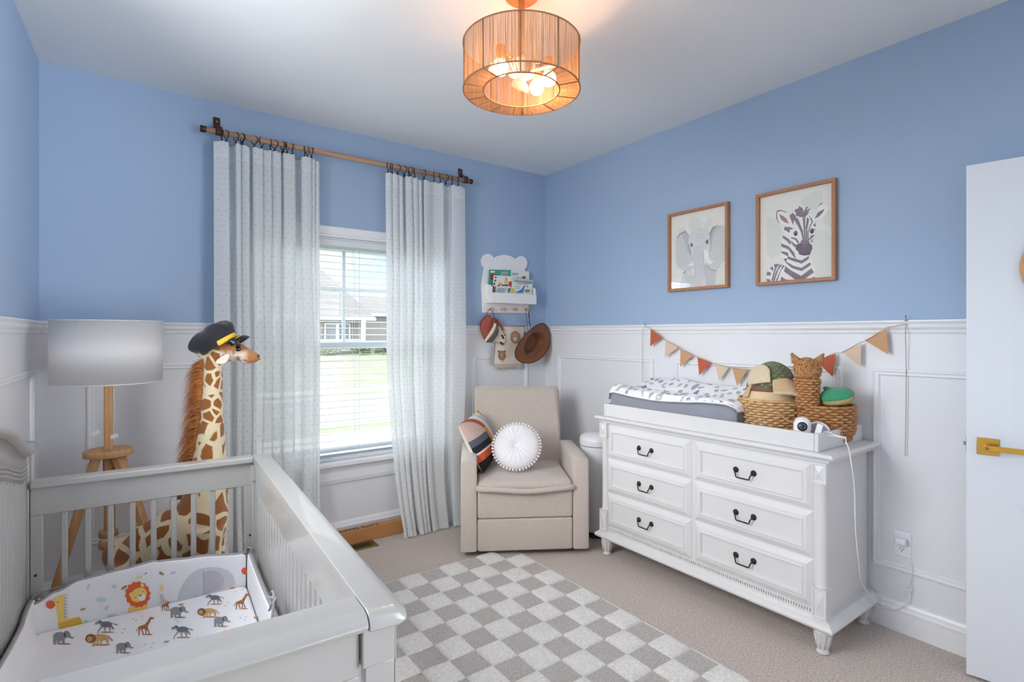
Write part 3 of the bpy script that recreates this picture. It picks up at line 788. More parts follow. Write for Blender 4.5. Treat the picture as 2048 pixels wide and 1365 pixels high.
# ---------------------------------------------------------------- giraffe
def giraffe_mat():
    k = NT('giraffe_plush'); MATS['giraffe_plush'] = k.m
    tc = k.n('ShaderNodeTexCoord'); sp = k.n('ShaderNodeSeparateXYZ'); k.l(tc.outputs['Object'], sp.inputs[0])
    co = k.coords('Object', (1, 1, .85))
    dn = k.n('ShaderNodeTexNoise', Scale=9.0, Detail=2.0); k.l(co, dn.inputs['Vector'])
    add = k.n('ShaderNodeVectorMath', _operation='MULTIPLY_ADD'); k.l(dn.outputs['Color'], add.inputs[0]); add.inputs[1].default_value = (.035, .035, .035); k.l(co, add.inputs[2])
    v1 = k.n('ShaderNodeTexVoronoi', _feature='DISTANCE_TO_EDGE', Scale=10.5, Randomness=.85); k.l(add.outputs[0], v1.inputs['Vector'])
    v2 = k.n('ShaderNodeTexVoronoi', _feature='DISTANCE_TO_EDGE', Scale=19.0, Randomness=.7); k.l(add.outputs[0], v2.inputs['Vector'])
    hi = k.math('GREATER_THAN', sp.outputs[2], .95)
    ed = k.math('ADD', k.math('MULTIPLY', v2.outputs[0], hi), k.math('MULTIPLY', v1.outputs[0], k.math('SUBTRACT', 1, hi)))
    sm = k.n('ShaderNodeMapRange'); sm.inputs[1].default_value = .085; sm.inputs[2].default_value = .12; k.l(ed, sm.inputs[0])
    spots = k.mix(sm.outputs[0], lin((244, 228, 190)), lin((158, 92, 26)))
    # head: white cheeks, brown brow and muzzle
    nz = k.noise(k.coords('Object', (1, 1.5, 1)), 30, 3)
    mz = k.n('ShaderNodeMapRange'); mz.inputs[1].default_value = .262; mz.inputs[2].default_value = .29; k.l(sp.outputs[0], mz.inputs[0])
    topm = k.n('ShaderNodeMapRange'); topm.inputs[1].default_value = 1.272; topm.inputs[2].default_value = 1.295
    k.l(k.math('ADD', sp.outputs[2], k.math('MULTIPLY', k.math('SUBTRACT', nz, .5), .05)), topm.inputs[0])
    br = k.math('MAXIMUM', mz.outputs[0], topm.outputs[0])
    br = k.math('MAXIMUM', br, k.math('GREATER_THAN', nz, .56))
    face = k.mix(br, lin((236, 222, 204)), lin((176, 116, 62)))
    hm = k.math('MULTIPLY', k.math('GREATER_THAN', sp.outputs[0], .165), k.math('GREATER_THAN', sp.outputs[2], 1.18))
    c = k.mix(hm, spots, face)
    fur = k.noise(k.coords('Object'), 420, 3, .7)
    c2 = k.mix(k.math('MULTIPLY', fur, .22), c, lin((120, 74, 30)))
    p = k.n('ShaderNodeBsdfPrincipled', Roughness=.85); k.l(c2, p.inputs['Base Color']); p.inputs['Sheen Weight'].default_value = .5
    bp = k.n('ShaderNodeBump', Strength=.5, Distance=.003); k.l(fur, bp.inputs['Height']); k.l(bp.outputs[0], p.inputs['Normal'])
    k.l(p.outputs[0], k.out.inputs[0])
giraffe_mat()
mat('mane_fur', (176, 104, 40), .7, var=(30, .4), sheen=.4)
mat('cream_plush', (240, 230, 212), .9, bump=(300, .4, .002), sheen=.4)
mat('eye_dark', (20, 16, 14), .1, coat=.5)
GP = Vector((.205, 2.93, 0)); GA = rad(-15)
gi = thing('plush_giraffe', 'tall brown and cream plush giraffe wearing a cap, standing behind the crib', 'stuffed animal', GP, GA)
GM = WORLD[gi.name]
b = MB(GM)
def tubeR(pts, n=20):
    P = [Vector((x, w, z)) for x, w, z, r in pts]; b.tube(P, [r for *_, r in pts], n)
def prof_tube(keys, n=20, k=5):
    P = smoothpath([Vector(q[:3]) for q in keys], k); rr = []
    m = len(keys)
    for i in range(len(P)):
        t = i / k; j = min(int(t), m - 2); rr.append(lerp(keys[j][3], keys[j + 1][3], t - j))
    b.tube(P, rr, n)
prof_tube([(-.235, 0, .385, .075), (-.17, 0, .375, .118), (-.05, 0, .42, .128), (.06, 0, .475, .125), (.125, 0, .50, .085)])
b.sphere((-.235, 0, .375), .074, 16, 12); b.sphere((.10, 0, .50), .112, 20, 14, sc=(.92, 1, 1.35))
prof_tube([(.085, 0, .52, .105), (.105, 0, .66, .092), (.118, 0, .80, .068), (.125, 0, .95, .052), (.128, 0, 1.10, .043), (.132, 0, 1.22, .042), (.14, 0, 1.28, .046)])
prof_tube([(.105, 0, 1.292, .044), (.15, 0, 1.300, .054), (.195, 0, 1.297, .052), (.235, 0, 1.286, .043), (.270, 0, 1.270, .034), (.300, 0, 1.258, .030)])
b.sphere((.306, 0, 1.257), .031, 16, 12, sc=(1, 1, .86)); b.sphere((.10, 0, 1.29), .044, 14, 10)
b.sphere((.278, 0, 1.240), .022, 14, 10, sc=(1.7, .9, .75)); b.sphere((.196, 0, 1.272), .040, 14, 10)
for w in (-1, 1):
    prof_tube([(.115, .066 * w, .47, .072), (.118, .068 * w, .32, .056), (.12, .068 * w, .15, .050), (.122, .068 * w, .012, .052)])
    prof_tube([(-.20, .062 * w, .36, .078), (-.205, .066 * w, .24, .056), (-.20, .066 * w, .12, .049), (-.198, .066 * w, .012, .052)])
b.build('body', 'giraffe_plush', gi, remesh=.0085, weld=False)
b = MB(GM)
rnd = random.Random(2)
mats_ = []
for i in range(1900):
    t = rnd.random(); z = lerp(1.245, .60, t); x0 = interp(z, [(.60, -.005), (.70, .018), (.85, .058), (1.0, .078), (1.245, .092)])
    w0 = rnd.gauss(0, .012); ln_ = rnd.uniform(.06, .135) * (1 if t < .85 else .6)
    sp_ = rnd.uniform(-.5, .5); p0 = Vector((x0 + .004, w0, z))
    d = Vector((-1, sp_ * .7, rnd.uniform(-.1, .6))).normalized(); g = Vector((0, 0, -1)); pts = []
    for q in range(5):
        s_ = q / 4; pts.append(p0 + d * ln_ * s_ * (1 - .25 * s_) + g * ln_ * .85 * s_ * s_)
    wd = Vector((0, .35, .93)).cross(d); wd = Vector((.2 * rnd.random(), rnd.uniform(-.5, .5), .8)).normalized() * .0017
    vs = []
    for q, p in enumerate(pts):
        f_ = (1 - q / 4.3); vs += [p - wd * f_, p + wd * f_]
    b.add(vs, [(2 * q, 2 * q + 1, 2 * q + 3, 2 * q + 2) for q in range(4)], 0, True)
b.tube([(.092, 0, 1.245), (.075, 0, 1.0), (.056, 0, .85), (.016, 0, .70), (-.008, 0, .60)], .016, 8)
b.build('mane', 'mane_fur', gi, weld=False)
for w in (-1, 1):
    b = MB(GM); b.sphere((.238, .036 * w, 1.298), .0135, 14, 10, sc=(1.25, .6, .95)); e = b.build('eye', 'eye_dark', gi)
    b = MB(GM)
    for k in range(7):
        a = .2 + k * .16; q = Vector((.238 + .015 * cos(a + .6), .040 * w, 1.300 + .012 * sin(a + .6)))
        b.tube([q, q + Vector((.006 * cos(a), .012 * w, .010))], .0012, 4)
    b.build('eyelashes', 'eye_dark', e, weld=False)
    b = MB(GM)     # ear: a cupped leaf
    def ear(s, t, w=w):
        wd = .034 * sin(pi * min(1, .10 + .90 * t) ** .75); a = (s - .5) * 2
        c = Vector((.172 + .020 * t, w * (.044 + .040 * t), 1.262 - .026 * t))
        return c + Vector((.80, 0, .55)).normalized() * a * wd + Vector((.1, w * .9, .1)) * (a * a * .016)
    b.grid(ear, 8, 10); b.build('ear', 'cream_plush', gi, solid=.009, sub=1, weld=False)
    b = MB(GM); b.sphere((.328, .020 * w, 1.264), .005, 8, 6); b.build('nostril', 'eye_dark', gi)
b = MB(GM); b.tube(smoothpath([(.262, .031, 1.246), (.285, .031, 1.243), (.310, .027, 1.243), (.332, .012, 1.246), (.335, 0, 1.247), (.332, -.012, 1.246), (.310, -.027, 1.243), (.285, -.031, 1.243), (.262, -.031, 1.246)], 4), .0028, 6); b.build('mouth', 'mane_fur', gi)
# ---------------------------------------------------------------- captain's cap
mat('cap_velvet', (28, 29, 36), .8, var=(18, .25), bump=(200, .3, .002), sheen=.25)
mat('cap_band', (232, 196, 60), .45, var=(60, .15))
mat('cap_gloss', (24, 24, 28), .3)
CA = rad(33); cc = Vector((.152, 0, 1.318))
cap = thing('captain_cap', 'black captain cap with a gold band on the giraffe head', 'hat', GM @ cc, GA)
CM = GM @ T(*cc) @ Ry(-CA) @ Matrix.Scale(.90, 4)          # local x forward, z up, tilted back
b = MB(CM)
def crown(a, t):
    th = 2 * pi * a
    r, h = [(.098, -.012), (.100, .018), (.112, .034), (.122, .056), (.116, .080), (.096, .094), (.055, .100), (0.0005, .100)][int(round(t * 7))]
    wob = 1 + .045 * sin(3 * th + t * 4) + .03 * sin(7 * th + 2 * t)
    back = max(0, -cos(th))
    return Vector((r * wob * cos(th) * 1.0 - (.008 if h > .03 else 0), r * wob * sin(th) * .92, h - .012 * back * (h > .03) + .008 * sin(5 * th) * (h > .07)))
b.grid(crown, 40, 7); b.build('crown', 'cap_velvet', cap, sub=1, solid=.004, weld=False)
b = MB(CM); b.grid(lambda a, t: Vector((.1025 * cos(lerp(-1.45, 1.45, a)), .1025 * .93 * sin(lerp(-1.45, 1.45, a)), lerp(-.012, .014, t))), 30, 2); b.build('gold_band', 'cap_band', cap, solid=.003, weld=False)
b = MB(CM)
b.grid(lambda a, t: Vector(((.102 + .05 * t * sqrt(max(0, 1 - (2 * a - 1) ** 2))) * cos(lerp(-.95, .95, a)), (.102 + .05 * t * sqrt(max(0, 1 - (2 * a - 1) ** 2))) * .93 * sin(lerp(-.95, .95, a)), -.010 - .030 * t * t - .006 * t)), 24, 8)
vis = b.build('visor', 'cap_gloss', cap, solid=.004, weld=False)
b = MB(CM)
for s_ in (-1, 1):
    for k in range(7):
        a = s_ * (.18 + .085 * k); rr = .128
        b.sphere((rr * cos(a), rr * .93 * sin(a), -.0195), .0055, 8, 5, sc=(1.5, .7, .5), R=Matrix.Rotation(a + s_ * .9, 3, 'Z'))
b.build('gold_leaves', 'cap_band', vis, weld=False)
# ---------------------------------------------------------------- crib
CO = Vector((.43, 2.44, 0)); CAng = rad(-2.6)
crib = thing('crib', 'grey-white wooden baby crib with slatted sides and curved headboard in the foreground', 'crib', CO, CAng)
K = WORLD[crib.name]; KI = K.inverted()
def onplane(u, v, p, nrm):
    r = ray(u, v); return CAM + r * ((p - CAM).dot(nrm) / r.dot(nrm))
def rbox(b, x0, x1, y0, y1, z0, z1, r, k=5, mi=None, crown=0, rc=None):
    """box with rounded vertical corners and rounded top and bottom rims"""
    rc = rc or r * 1.3
    def ring(ins, z):
        X0, X1, Y0, Y1 = x0 + ins, x1 - ins, y0 + ins, y1 - ins; q = max(rc - ins * .6, .001); out = []
        for cx_, cy_, a0_ in ((X1 - q, Y1 - q, 0), (X0 + q, Y1 - q, 90), (X0 + q, Y0 + q, 180), (X1 - q, Y0 + q, 270)):
            for i in range(k + 1):
                a = rad(a0_ + 90 * i / k); out.append(Vector((cx_ + q * cos(a), cy_ + q * sin(a), z)))
        return out
    rings = []
    for i in range(k + 1):
        a = pi / 2 * i / k; rings.append(ring(r * (1 - sin(a)), z0 + r * (1 - cos(a))))
    for i in range(k + 1):
        a = pi / 2 * i / k; rings.append(ring(r * (1 - cos(a)), z1 - r * (1 - sin(a))))
    if crown:
        m = min(x1 - x0, y1 - y0) / 2
        for f_ in (.25, .55, .85): rings.append(ring(r + (m - r) * f_ * .98, z1 + crown * sin(pi / 2 * f_)))
    b.loft(rings, True, True, mi)
    return b
# far end panel
b = MB(K); b.box(-.706, -.001, -.010, .052, .831, .857); b.build('end_rail', 'crib_grey', crib, bevel=.006, seg=3)
b = MB(K); b.box(-.706, -.001, .008, .032, .735, .831); b.build('end_fascia', 'crib_grey', crib, bevel=.002)
b = MB(K); b.box(-.706, -.001, .008, .032, .15, .215); b.build('lower_rail', 'crib_grey', crib, bevel=.002)
for x0, x1 in ((-.706, -.672), (-.034, -.001)):
    b = MB(K); b.box(x0, x1, .008, .032, .215, .735); b.build('stile', 'crib_grey', crib, bevel=.002)
for i in range(9):
    x = -.615 + i * .0663
    b = MB(K); b.box(x - .0098, x + .0098, .012, .028, .215, .735); b.build('slat', 'crib_grey', crib, bevel=.004, seg=3)
for u, v in ((500, 1071), (501, 1132), (71, 1152)):
    p = KI @ onplane(u, v, K @ Vector((0, .008, 0)), (K.to_3x3() @ Vector((0, 1, 0))))
    b = MB(K); b.lathe([(.0045, .0), (.0045, .0012), (.002, .0018), (0, .0012)], (p.x, .0081, p.z), (0, -1, 0), 14); b.build('bolt', 'dark_bronze', crib)
# long front side
pr = [(-.003, .857), (.046, .857), (.060, .853), (.070, .845), (.073, .836), (.068, .826), (.056, .820), (-.003, .824)]
def capring(y, dz, sc): return [Vector((x if x < 0 else x * sc, y, .824 + (z - .824) * dz)) for x, z in pr]
b = MB(K); b.loft([capring(.050, .6, .9), capring(.042, 1, 1), capring(-1.474, 1, 1), capring(-1.488, .93, 1), capring(-1.498, .75, .97), capring(-1.504, .42, .92)], True, True, smooth=False)
b.build('side_rail', 'crib_grey', crib, bevel=.002)
b = MB(K); b.box(.006, .032, -1.43, -.002, .715, .824); b.build('side_fascia', 'crib_grey', crib, bevel=.002)
b = MB(K); b.box(.006, .032, -1.43, -.002, .15, .215); b.build('lower_rail', 'crib_grey', crib, bevel=.002)
for i in range(25):
    y = -.045 - i * .0565
    b = MB(K); b.box(.008, .028, y - .017, y + .017, .215, .715); b.build('slat', 'crib_grey', crib, bevel=.006, seg=3)
for y0, y1 in ((-1.490, -1.432), (.0, .045)):
    b = MB(K); b.box(-.012, .050, y0, y1, .752, .822); b.box(.052, .056, y0 + .008, y1 - .008, .66, .822); b.box(-.006, .050, y0 + .003, y1 - .003, 0, .752)
    b.build('corner_post', 'crib_grey', crib, bevel=.003, weld=False)
# near end panel
pe = [(-1.415, .857), (-1.474, .857), (-1.490, .853), (-1.500, .844), (-1.503, .834), (-1.498, .824), (-1.415, .824)]
b = MB(K); b.loft([[Vector((x, y, z)) for y, z in pe] for x in (-.706, -.0045)], True, True, smooth=False); b.build('end_rail', 'crib_grey', crib, bevel=.002)
b = MB(K); b.box(-.706, -.014, -1.478, -1.454, .735, .824); b.build('end_fascia', 'crib_grey', crib, bevel=.002)
b = MB(K); b.box(-.706, -.014, -1.478, -1.454, .15, .215); b.build('lower_rail', 'crib_grey', crib, bevel=.002)
for x0, x1 in ((-.706, -.672), (-.050, -.014)):
    b = MB(K); b.box(x0, x1, -1.478, -1.454, .215, .735); b.build('stile', 'crib_grey', crib, bevel=.002)
for i in range(9):
    x = -.615 + i * .064
    b = MB(K); b.box(x - .0098, x + .0098, -1.474, -1.458, .215, .735); b.build('slat', 'crib_grey', crib, bevel=.004)
# headboard
YE = .052; LEN = YE + 1.50
def ht(d):
    d = min(d, LEN - d)
    return crom(d, [(0, .974), (.03, .960), (.08, .962), (.16, .994), (.26, 1.040), (.37, 1.072), (.55, 1.105), (.78, 1.120)])
def hb(d):
    d = min(d, LEN - d)
    return crom(d, [(0, .872), (.06, .860), (.13, .862), (.22, .884), (.37, .925), (.55, .95), (.78, .962)])
ds = [LEN * i / 140 for i in range(141)]
top = [(YE - d, ht(d) - .01) for d in ds]; bot = [(YE - d, hb(d)) for d in ds]
b = MB(K); b.loft([[Vector((x, y0, z0)) for x in (-.746, -.716)] + [Vector((x, y1, z1)) for x in (-.716, -.746)] for (y0, z0), (y1, z1) in zip(top, bot)], True, True)
hbp = b.build('headboard_panel', 'crib_grey', crib)
b = MB(K)
cpf = [(-.764, -.010), (-.764, .010), (-.755, .018), (-.705, .018), (-.696, .010), (-.696, -.004), (-.708, -.012)]
b.loft([[Vector((x, YE - d, ht(d) + h)) for x, h in cpf] for d in ds], True, True, smooth=True)
b.sphere((-.730, YE + .004, ht(0) + .004), .016, 16, 10, sc=(2.1, .9, .95)); b.sphere((-.730, YE - LEN - .004, ht(0) + .004), .016, 16, 10, sc=(2.1, .9, .95))
b.build('headboard_cap', 'crib_grey', crib, weld=False)
for off in (.030, .043, .056):
    b = MB(K); b.tube([(-.716, YE - d, hb(d) + off - .006) for d in ds[1:-1]], .0052, 8); b.build('carved_bead', 'crib_grey', crib)
for y0, y1 in ((.006, .050), (-1.50, -1.455)):
    b = MB(K); b.box(-.752, -.709, y0, y1, 0, .955); b.box(-.744, -.718, y1, y1 + .004, .70, .945); b.build('headboard_post', 'crib_grey', crib, bevel=.004, weld=False)
i = 0; y = -.020
while y > -1.44:
    b = MB(K); d = YE - y; b.tube([(-.729, y, .17), (-.729, y, hb(d) + .01)], .0165, 12); b.build('headboard_slat', 'crib_grey', crib); y -= .0385
b = MB(K); b.box(-.745, -.712, -1.455, .006, .13, .19); b.build('lower_rail', 'crib_grey', crib, bevel=.003)
b = MB(K); b.box(-.700, .005, -1.45, .006, .205, .222); b.build('mattress_support', 'crib_grey', crib)

# ---------------------------------------------------------------- mattress with a printed sheet
for nm, c in (('ink_grey', (140, 142, 148)), ('ink_dark', (84, 84, 90)), ('ink_brown', (160, 98, 52)), ('ink_tan', (206, 160, 104)), ('ink_mane', (140, 88, 54)),
              ('ink_earth', (196, 120, 66)), ('ink_orange', (226, 98, 60)), ('ink_yellow', (240, 206, 110)), ('ink_blue', (192, 214, 220)), ('ink_olive', (160, 156, 110)),
              ('ink_pale', (204, 204, 208)), ('ink_ear', (188, 184, 192)), ('ink_peach', (240, 210, 150)), ('ink_deepyellow', (222, 176, 72))):
    mat(nm, c, .85)
mat('sheet_white', (240, 239, 241), .85, bump=(14, .25, .012))
mat('bumper_white', (236, 235, 238), .85, bump=(10, .2, .012))
mat('piping_grey', (160, 156, 158), .6)
INK = ['sheet_white', 'ink_grey', 'ink_dark', 'ink_brown', 'ink_tan', 'ink_mane', 'ink_earth']
mt = thing('crib_mattress', 'crib mattress in a white fitted sheet printed with safari animals', 'mattress', K @ Vector((-.36, -.72, .222)), CAng)
b = MB(K); ZM = .345
rbox(b, -.692, -.034, -1.41, -.042, .223, ZM, .014, 5, rc=.03)
MBK = b
def on_sheet(pts, mi, lift=.0009):
    q = [onz(u, v, ZM + lift) for u, v in pts]
    b_M, MBK.M = MBK.M, None; MBK.poly(q, mi); MBK.M = b_M
def ell(cx_, cy_, rx, ry, n=14, rot=0):
    return [(cx_ + rx * cos(t) * cos(rot) - ry * sin(t) * sin(rot), cy_ + rx * cos(t) * sin(rot) + ry * sin(t) * cos(rot)) for t in [2 * pi * k / n for k in range(n)]]
def place(polys, cx_, cy_, s, flip=1):
    for i, (mi, pts) in enumerate(polys):
        on_sheet([(cx_ + flip * x * s, cy_ - y * s) for x, y in pts], mi, .0008 + .00015 * i)
GIR = [(6, ell(.35, -.62, .4, .05)), (3, [(-.55, -.05), (-.5, .1), (-.2, .22), (.08, .32), (.42, .80), (.5, .98), (.88, .92), (.86, .80), (.62, .76), (.5, .5), (.3, .1), (.25, -.1), (-.3, -.12)]),
       (3, [(-.52, .05), (-.38, .0), (-.46, -.72), (-.55, -.72)]), (3, [(-.32, -.05), (-.2, -.05), (-.04, -.66), (-.13, -.68)]), (3, [(.08, -.05), (.2, -.05), (.18, -.6), (.09, -.6)]),
       (3, [(.2, -.02), (.3, .04), (.52, -.55), (.43, -.57)]), (3, [(-.52, .05), (-.56, .05), (-.78, -.3), (-.72, -.32)]),
       (4, ell(-.3, .05, .06, .05, 6)), (4, ell(-.05, .12, .06, .05, 6)), (4, ell(.15, .25, .06, .06, 6)), (4, ell(.33, .5, .05, .07, 6))]
ELE = [(6, ell(.25, -.5, .55, .06)), (1, ell(-.1, .1, .55, .36)), (1, ell(.45, .28, .28, .27)), (1, [(.6, .35), (.75, .25), (.85, .02), (1.05, .05), (1.0, -.06), (.78, -.08), (.62, .05)]),
       (1, [(-.62, .1), (-.36, .1), (-.4, -.55), (-.6, -.55)]), (1, [(-.3, -.1), (-.08, -.1), (-.1, -.45), (-.28, -.45)]), (1, [(.05, 0), (.28, 0), (.3, -.52), (.1, -.52)]),
       (2, [(.28, .42), (.42, .2), (.32, .02), (.22, .12), (.2, .34)]), (2, ell(.58, .34, .03, .03, 6))]
ZEB = [(6, ell(.1, -.55, .6, .05)), (1, ell(0, .12, .5, .25)), (1, [(-.45, .3), (-.55, .42), (-.85, .3), (-.95, .12), (-.8, .1), (-.6, .18), (-.35, .05), (-.3, .3)]),
       (1, [(-.35, .0), (-.22, -.02), (-.6, -.45), (-.68, -.7), (-.75, -.68), (-.68, -.4)]), (1, [(-.2, -.05), (-.06, -.05), (.02, -.55), (-.06, -.55)]),
       (1, [(.25, 0), (.45, .1), (.72, -.3), (.62, -.32)]), (1, [(.2, -.05), (.35, 0), (.4, -.45), (.3, -.48)]), (2, [(.48, .2), (.52, .22), (.9, .1), (.88, .05)])]
for k in range(7):
    x = -.36 + k * .125; ZEB.append((2, [(x, .3 - .2 * abs(x) ** 2), (x + .045, .3 - .2 * abs(x) ** 2), (x + .075, -.08), (x + .035, -.08)]))
ZEB.append((2, [(-.62, .4), (-.5, .46), (-.3, .3), (-.42, .28)]))
LIO = [(6, ell(.35, -.38, .6, .05)), (4, ell(.25, .12, .55, .22)), (4, [(.6, .1), (.82, .05), (.8, -.35), (.95, -.4), (.7, -.42)]), (4, [(.3, 0), (.45, 0), (.3, -.4), (.18, -.4)]),
       (4, [(-.2, 0), (0, 0), (-.1, -.45), (-.3, -.5)]), (4, [(0, .0), (.12, 0), (.15, -.38), (.05, -.4)]), (5, ell(-.38, .05, .36, .30)), (4, ell(-.46, .0, .17, .17)), (2, ell(-.52, -.03, .04, .03, 6)),
       (5, [(.75, .2), (.8, .22), (1.1, -.08), (1.05, -.12)])]
Z5 = lambda a, c: (230 + a / 5.535, 1080 + c / 5.535)
for pl, a, c, s, fl_ in ((GIR, 1395, 700, 19, 1), (GIR, 325, 975, 22, 1), (ELE, 690, 800, 22, 1), (ELE, 1165, 905, 20, 1), (ELE, 85, 1195, 21, 1), (ZEB, 1105, 655, 20, 1), (ZEB, 745, 1010, 24, 1),
                         (LIO, 1010, 805, 24, 1)):
    place(pl, *Z5(a, c), s, fl_)
for pl, u, v, s in ((ELE, 122, 1276, 25), (LIO, 193, 1279, 30), (ZEB, 212, 1252, 24), (GIR, 332, 1212, 15), (ZEB, 420, 1268, 22), (LIO, 330, 1300, 25), (GIR, 470, 1262, 20), (ELE, 540, 1225, 17)):
    if (u, v) in ((332, 1212),): place(pl, u, v, s)
    elif u < 215: place(pl, u, v, s)
rnd = random.Random(4)
for a, c in ((1330, 575), (1410, 550), (1180, 705), (1245, 695), (1220, 730), (1385, 862), (1450, 855), (1435, 890), (672, 885), (755, 855), (695, 907), (200, 875), (230, 890), (300, 845), (105, 990), (80, 1030), (910, 1085), (995, 1070), (330, 1155), (420, 1145), (400, 1190), (890, 632), (20, 940)):
    u, v = Z5(a, c); on_sheet([(u - 3, v - 1), (u, v + .6), (u + 3, v - 1.6), (u + .3, v + 1.6)], 2)
for a, c in ((730, 718), (1565, 857), (570, 1128), (1225, 1010), (1300, 535)):
    u, v = Z5(a, c); on_sheet(ell(u, v, 6, 1.3, 10, -.15), 6)
b.build('fitted_sheet', INK, mt, weld=False)

# ---------------------------------------------------------------- padded bumper
bp = thing('crib_bumper', 'padded white crib bumper with cartoon animals and grey piping inside the crib', 'crib bumper', K @ Vector((-.36, -.03, .345)), CAng)
BI = ['bumper_white', 'ink_orange', 'ink_yellow', 'ink_blue', 'ink_olive', 'ink_pale', 'ink_ear', 'ink_dark', 'ink_peach', 'ink_deepyellow']
b = MB(K)
def btop(x): return interp(x, [(-.69, .440), (-.63, .468), (-.565, .492), (-.45, .500), (-.345, .508), (-.335, .502), (-.22, .492), (-.05, .470), (-.034, .462)])
def bfar(s, t):
    x = lerp(-.690, -.036, s); zt = btop(x)
    a = t * 2 * pi
    yy = -.026 + .0135 * (1 if cos(a) > 0 else -1) * abs(cos(a)) ** .25 * -1
    zz = lerp(.316, zt, .5 + .5 * (1 if sin(a) > 0 else -1) * abs(sin(a)) ** .6)
    if abs(x + .338) < .012: yy = -.026 + (yy + .026) * (.75 + .25 * abs(x + .338) / .012)
    return Vector((x, yy, zz))
b.grid(bfar, 60, 40)
FN = K.to_3x3() @ Vector((0, -1, 0)); FP = K @ Vector((0, -.0402, 0))
def on_b(pts, mi, i=0):
    q = [onplane(u, v, FP + FN * (.0004 * i), FN) for u, v in pts]
    m, b.M = b.M, None; b.poly(q, mi); b.M = m
ZL = lambda pts: [(a / 7.877, 1150 + c / 7.877) for a, c in pts]
ZR = lambda pts: [Z5(a, c) for a, c in pts]
# giraffe
on_b(ZL([(870, 360), (1010, 345), (1010, 640), (1060, 700), (1250, 660), (1290, 720), (1300, 790), (930, 890), (905, 650), (880, 500), (850, 450), (845, 400)]), 2, 1)
on_b(ZL([(915, 770), (1190, 690), (1255, 670), (1295, 760), (1230, 800), (1010, 860), (940, 880)]), 9, 2)
on_b(ZL(ell(795, 475, 70, 66)), 1, 3); on_b(ZL(ell(908, 436, 11, 11, 8)), 7, 3)
for k in range(7):
    y = 355 + k * 48; on_b(ZL([(1010, y), (1075, y + 10), (1012, y + 46)]), 6, 2)
on_b(ZL([(880, 340), (1060, 300), (1075, 330), (1000, 350)]), 8, 1)
# lion
sc_ = []
for k in range(40):
    a = 2 * pi * k / 40; r = 1 + .07 * sin(k * pi * 14 / 20); sc_.append((252 + 140 * r * cos(a) * .98 + 20 * sin(a) * 0, 608 - 142 * r * sin(a)))
on_b(ZR([(150, 760), (345, 670), (365, 740), (320, 780), (140, 800)]), 2, 1)
on_b(ZR(sc_), 1, 2); on_b(ZR([(290, 560)] and ell(262, 612, 96, 74, 18, -.55)), 2, 3)
for p in ((178, 610), (303, 508)): on_b(ZR(ell(p[0], p[1], 22, 24, 12)), 2, 3)
on_b(ZR(ell(300, 640, 42, 38, 12, -.5)), 0, 4); on_b(ZR([(265, 618), (298, 605), (285, 632)]), 7, 5)
for p in ((226, 640), (311, 570)): on_b(ZR(ell(p[0], p[1], 6, 6, 8)), 7, 4)
# elephant
el_ = [(690, 670), (720, 560), (765, 470), (830, 390), (920, 330), (1040, 305), (1160, 310), (1250, 340), (1310, 400), (1330, 490), (1200, 545), (985, 600), (800, 640)]
on_b(ZR(el_), 5, 1)
on_b(ZR([(980, 360), (1060, 340), (1130, 350), (1185, 390), (1212, 440), (1200, 500), (1165, 550), (985, 605)]), 6, 2)
for k in range(13): on_b(ZR(ell(979, 365 + k * 18, 3, 5, 6)), 7, 3)
on_b(ZR([(490, 610), (530, 605), (545, 660), (600, 690), (510, 700)]), 5, 1)
on_b(ZR(ell(1432, 348, 34, 38, 16)), 1, 1)
for mi, a, c, rx, ry, ro in ((4, 515, 375, 32, 16, .5), (5, 640, 370, 34, 15, -.3), (8, 515, 535, 26, 38, 0), (4, 100, 530, 38, 14, -.6), (8, 268, 420, 36, 16, -.2), (3, 330, 380, 24, 8, -.5), (7, 345, 372, 12, 6, -.4)):
    on_b(ZR(ell(a, c, rx, ry, 12, ro)), mi, 1)
for mi, a, c, rx, ry, ro in ((4, 1305, 548, 50, 17, -.3), (3, 1595, 398, 84, 36, 0), (3, 1800, 188, 44, 26, 0), (4, 1960, 205, 58, 16, -.6), (5, 1390, 190, 20, 50, .5), (5, 1680, 530, 20, 44, .6), (3, 1760, 640, 80, 22, -.2), (3, 1350, 745, 30, 26, 0), (8, 615, 385, 30, 12, -.5)):
    on_b(ZL(ell(a, c, rx, ry, 12, ro)), mi, 1)
b.build('far_pad', BI, bp, weld=False)
b = MB(K); b.tube([(x, -.026, btop(x)) for x in [lerp(-.69, -.036, k / 50) for k in range(51)]], .0058, 8)
b.tube(smoothpath([(-.036, -.026, .462), (-.032, -.03, .43), (-.030, -.028, .38), (-.032, -.03, .352)]), .005, 8); b.build('piping', 'piping_grey', bp, weld=False)
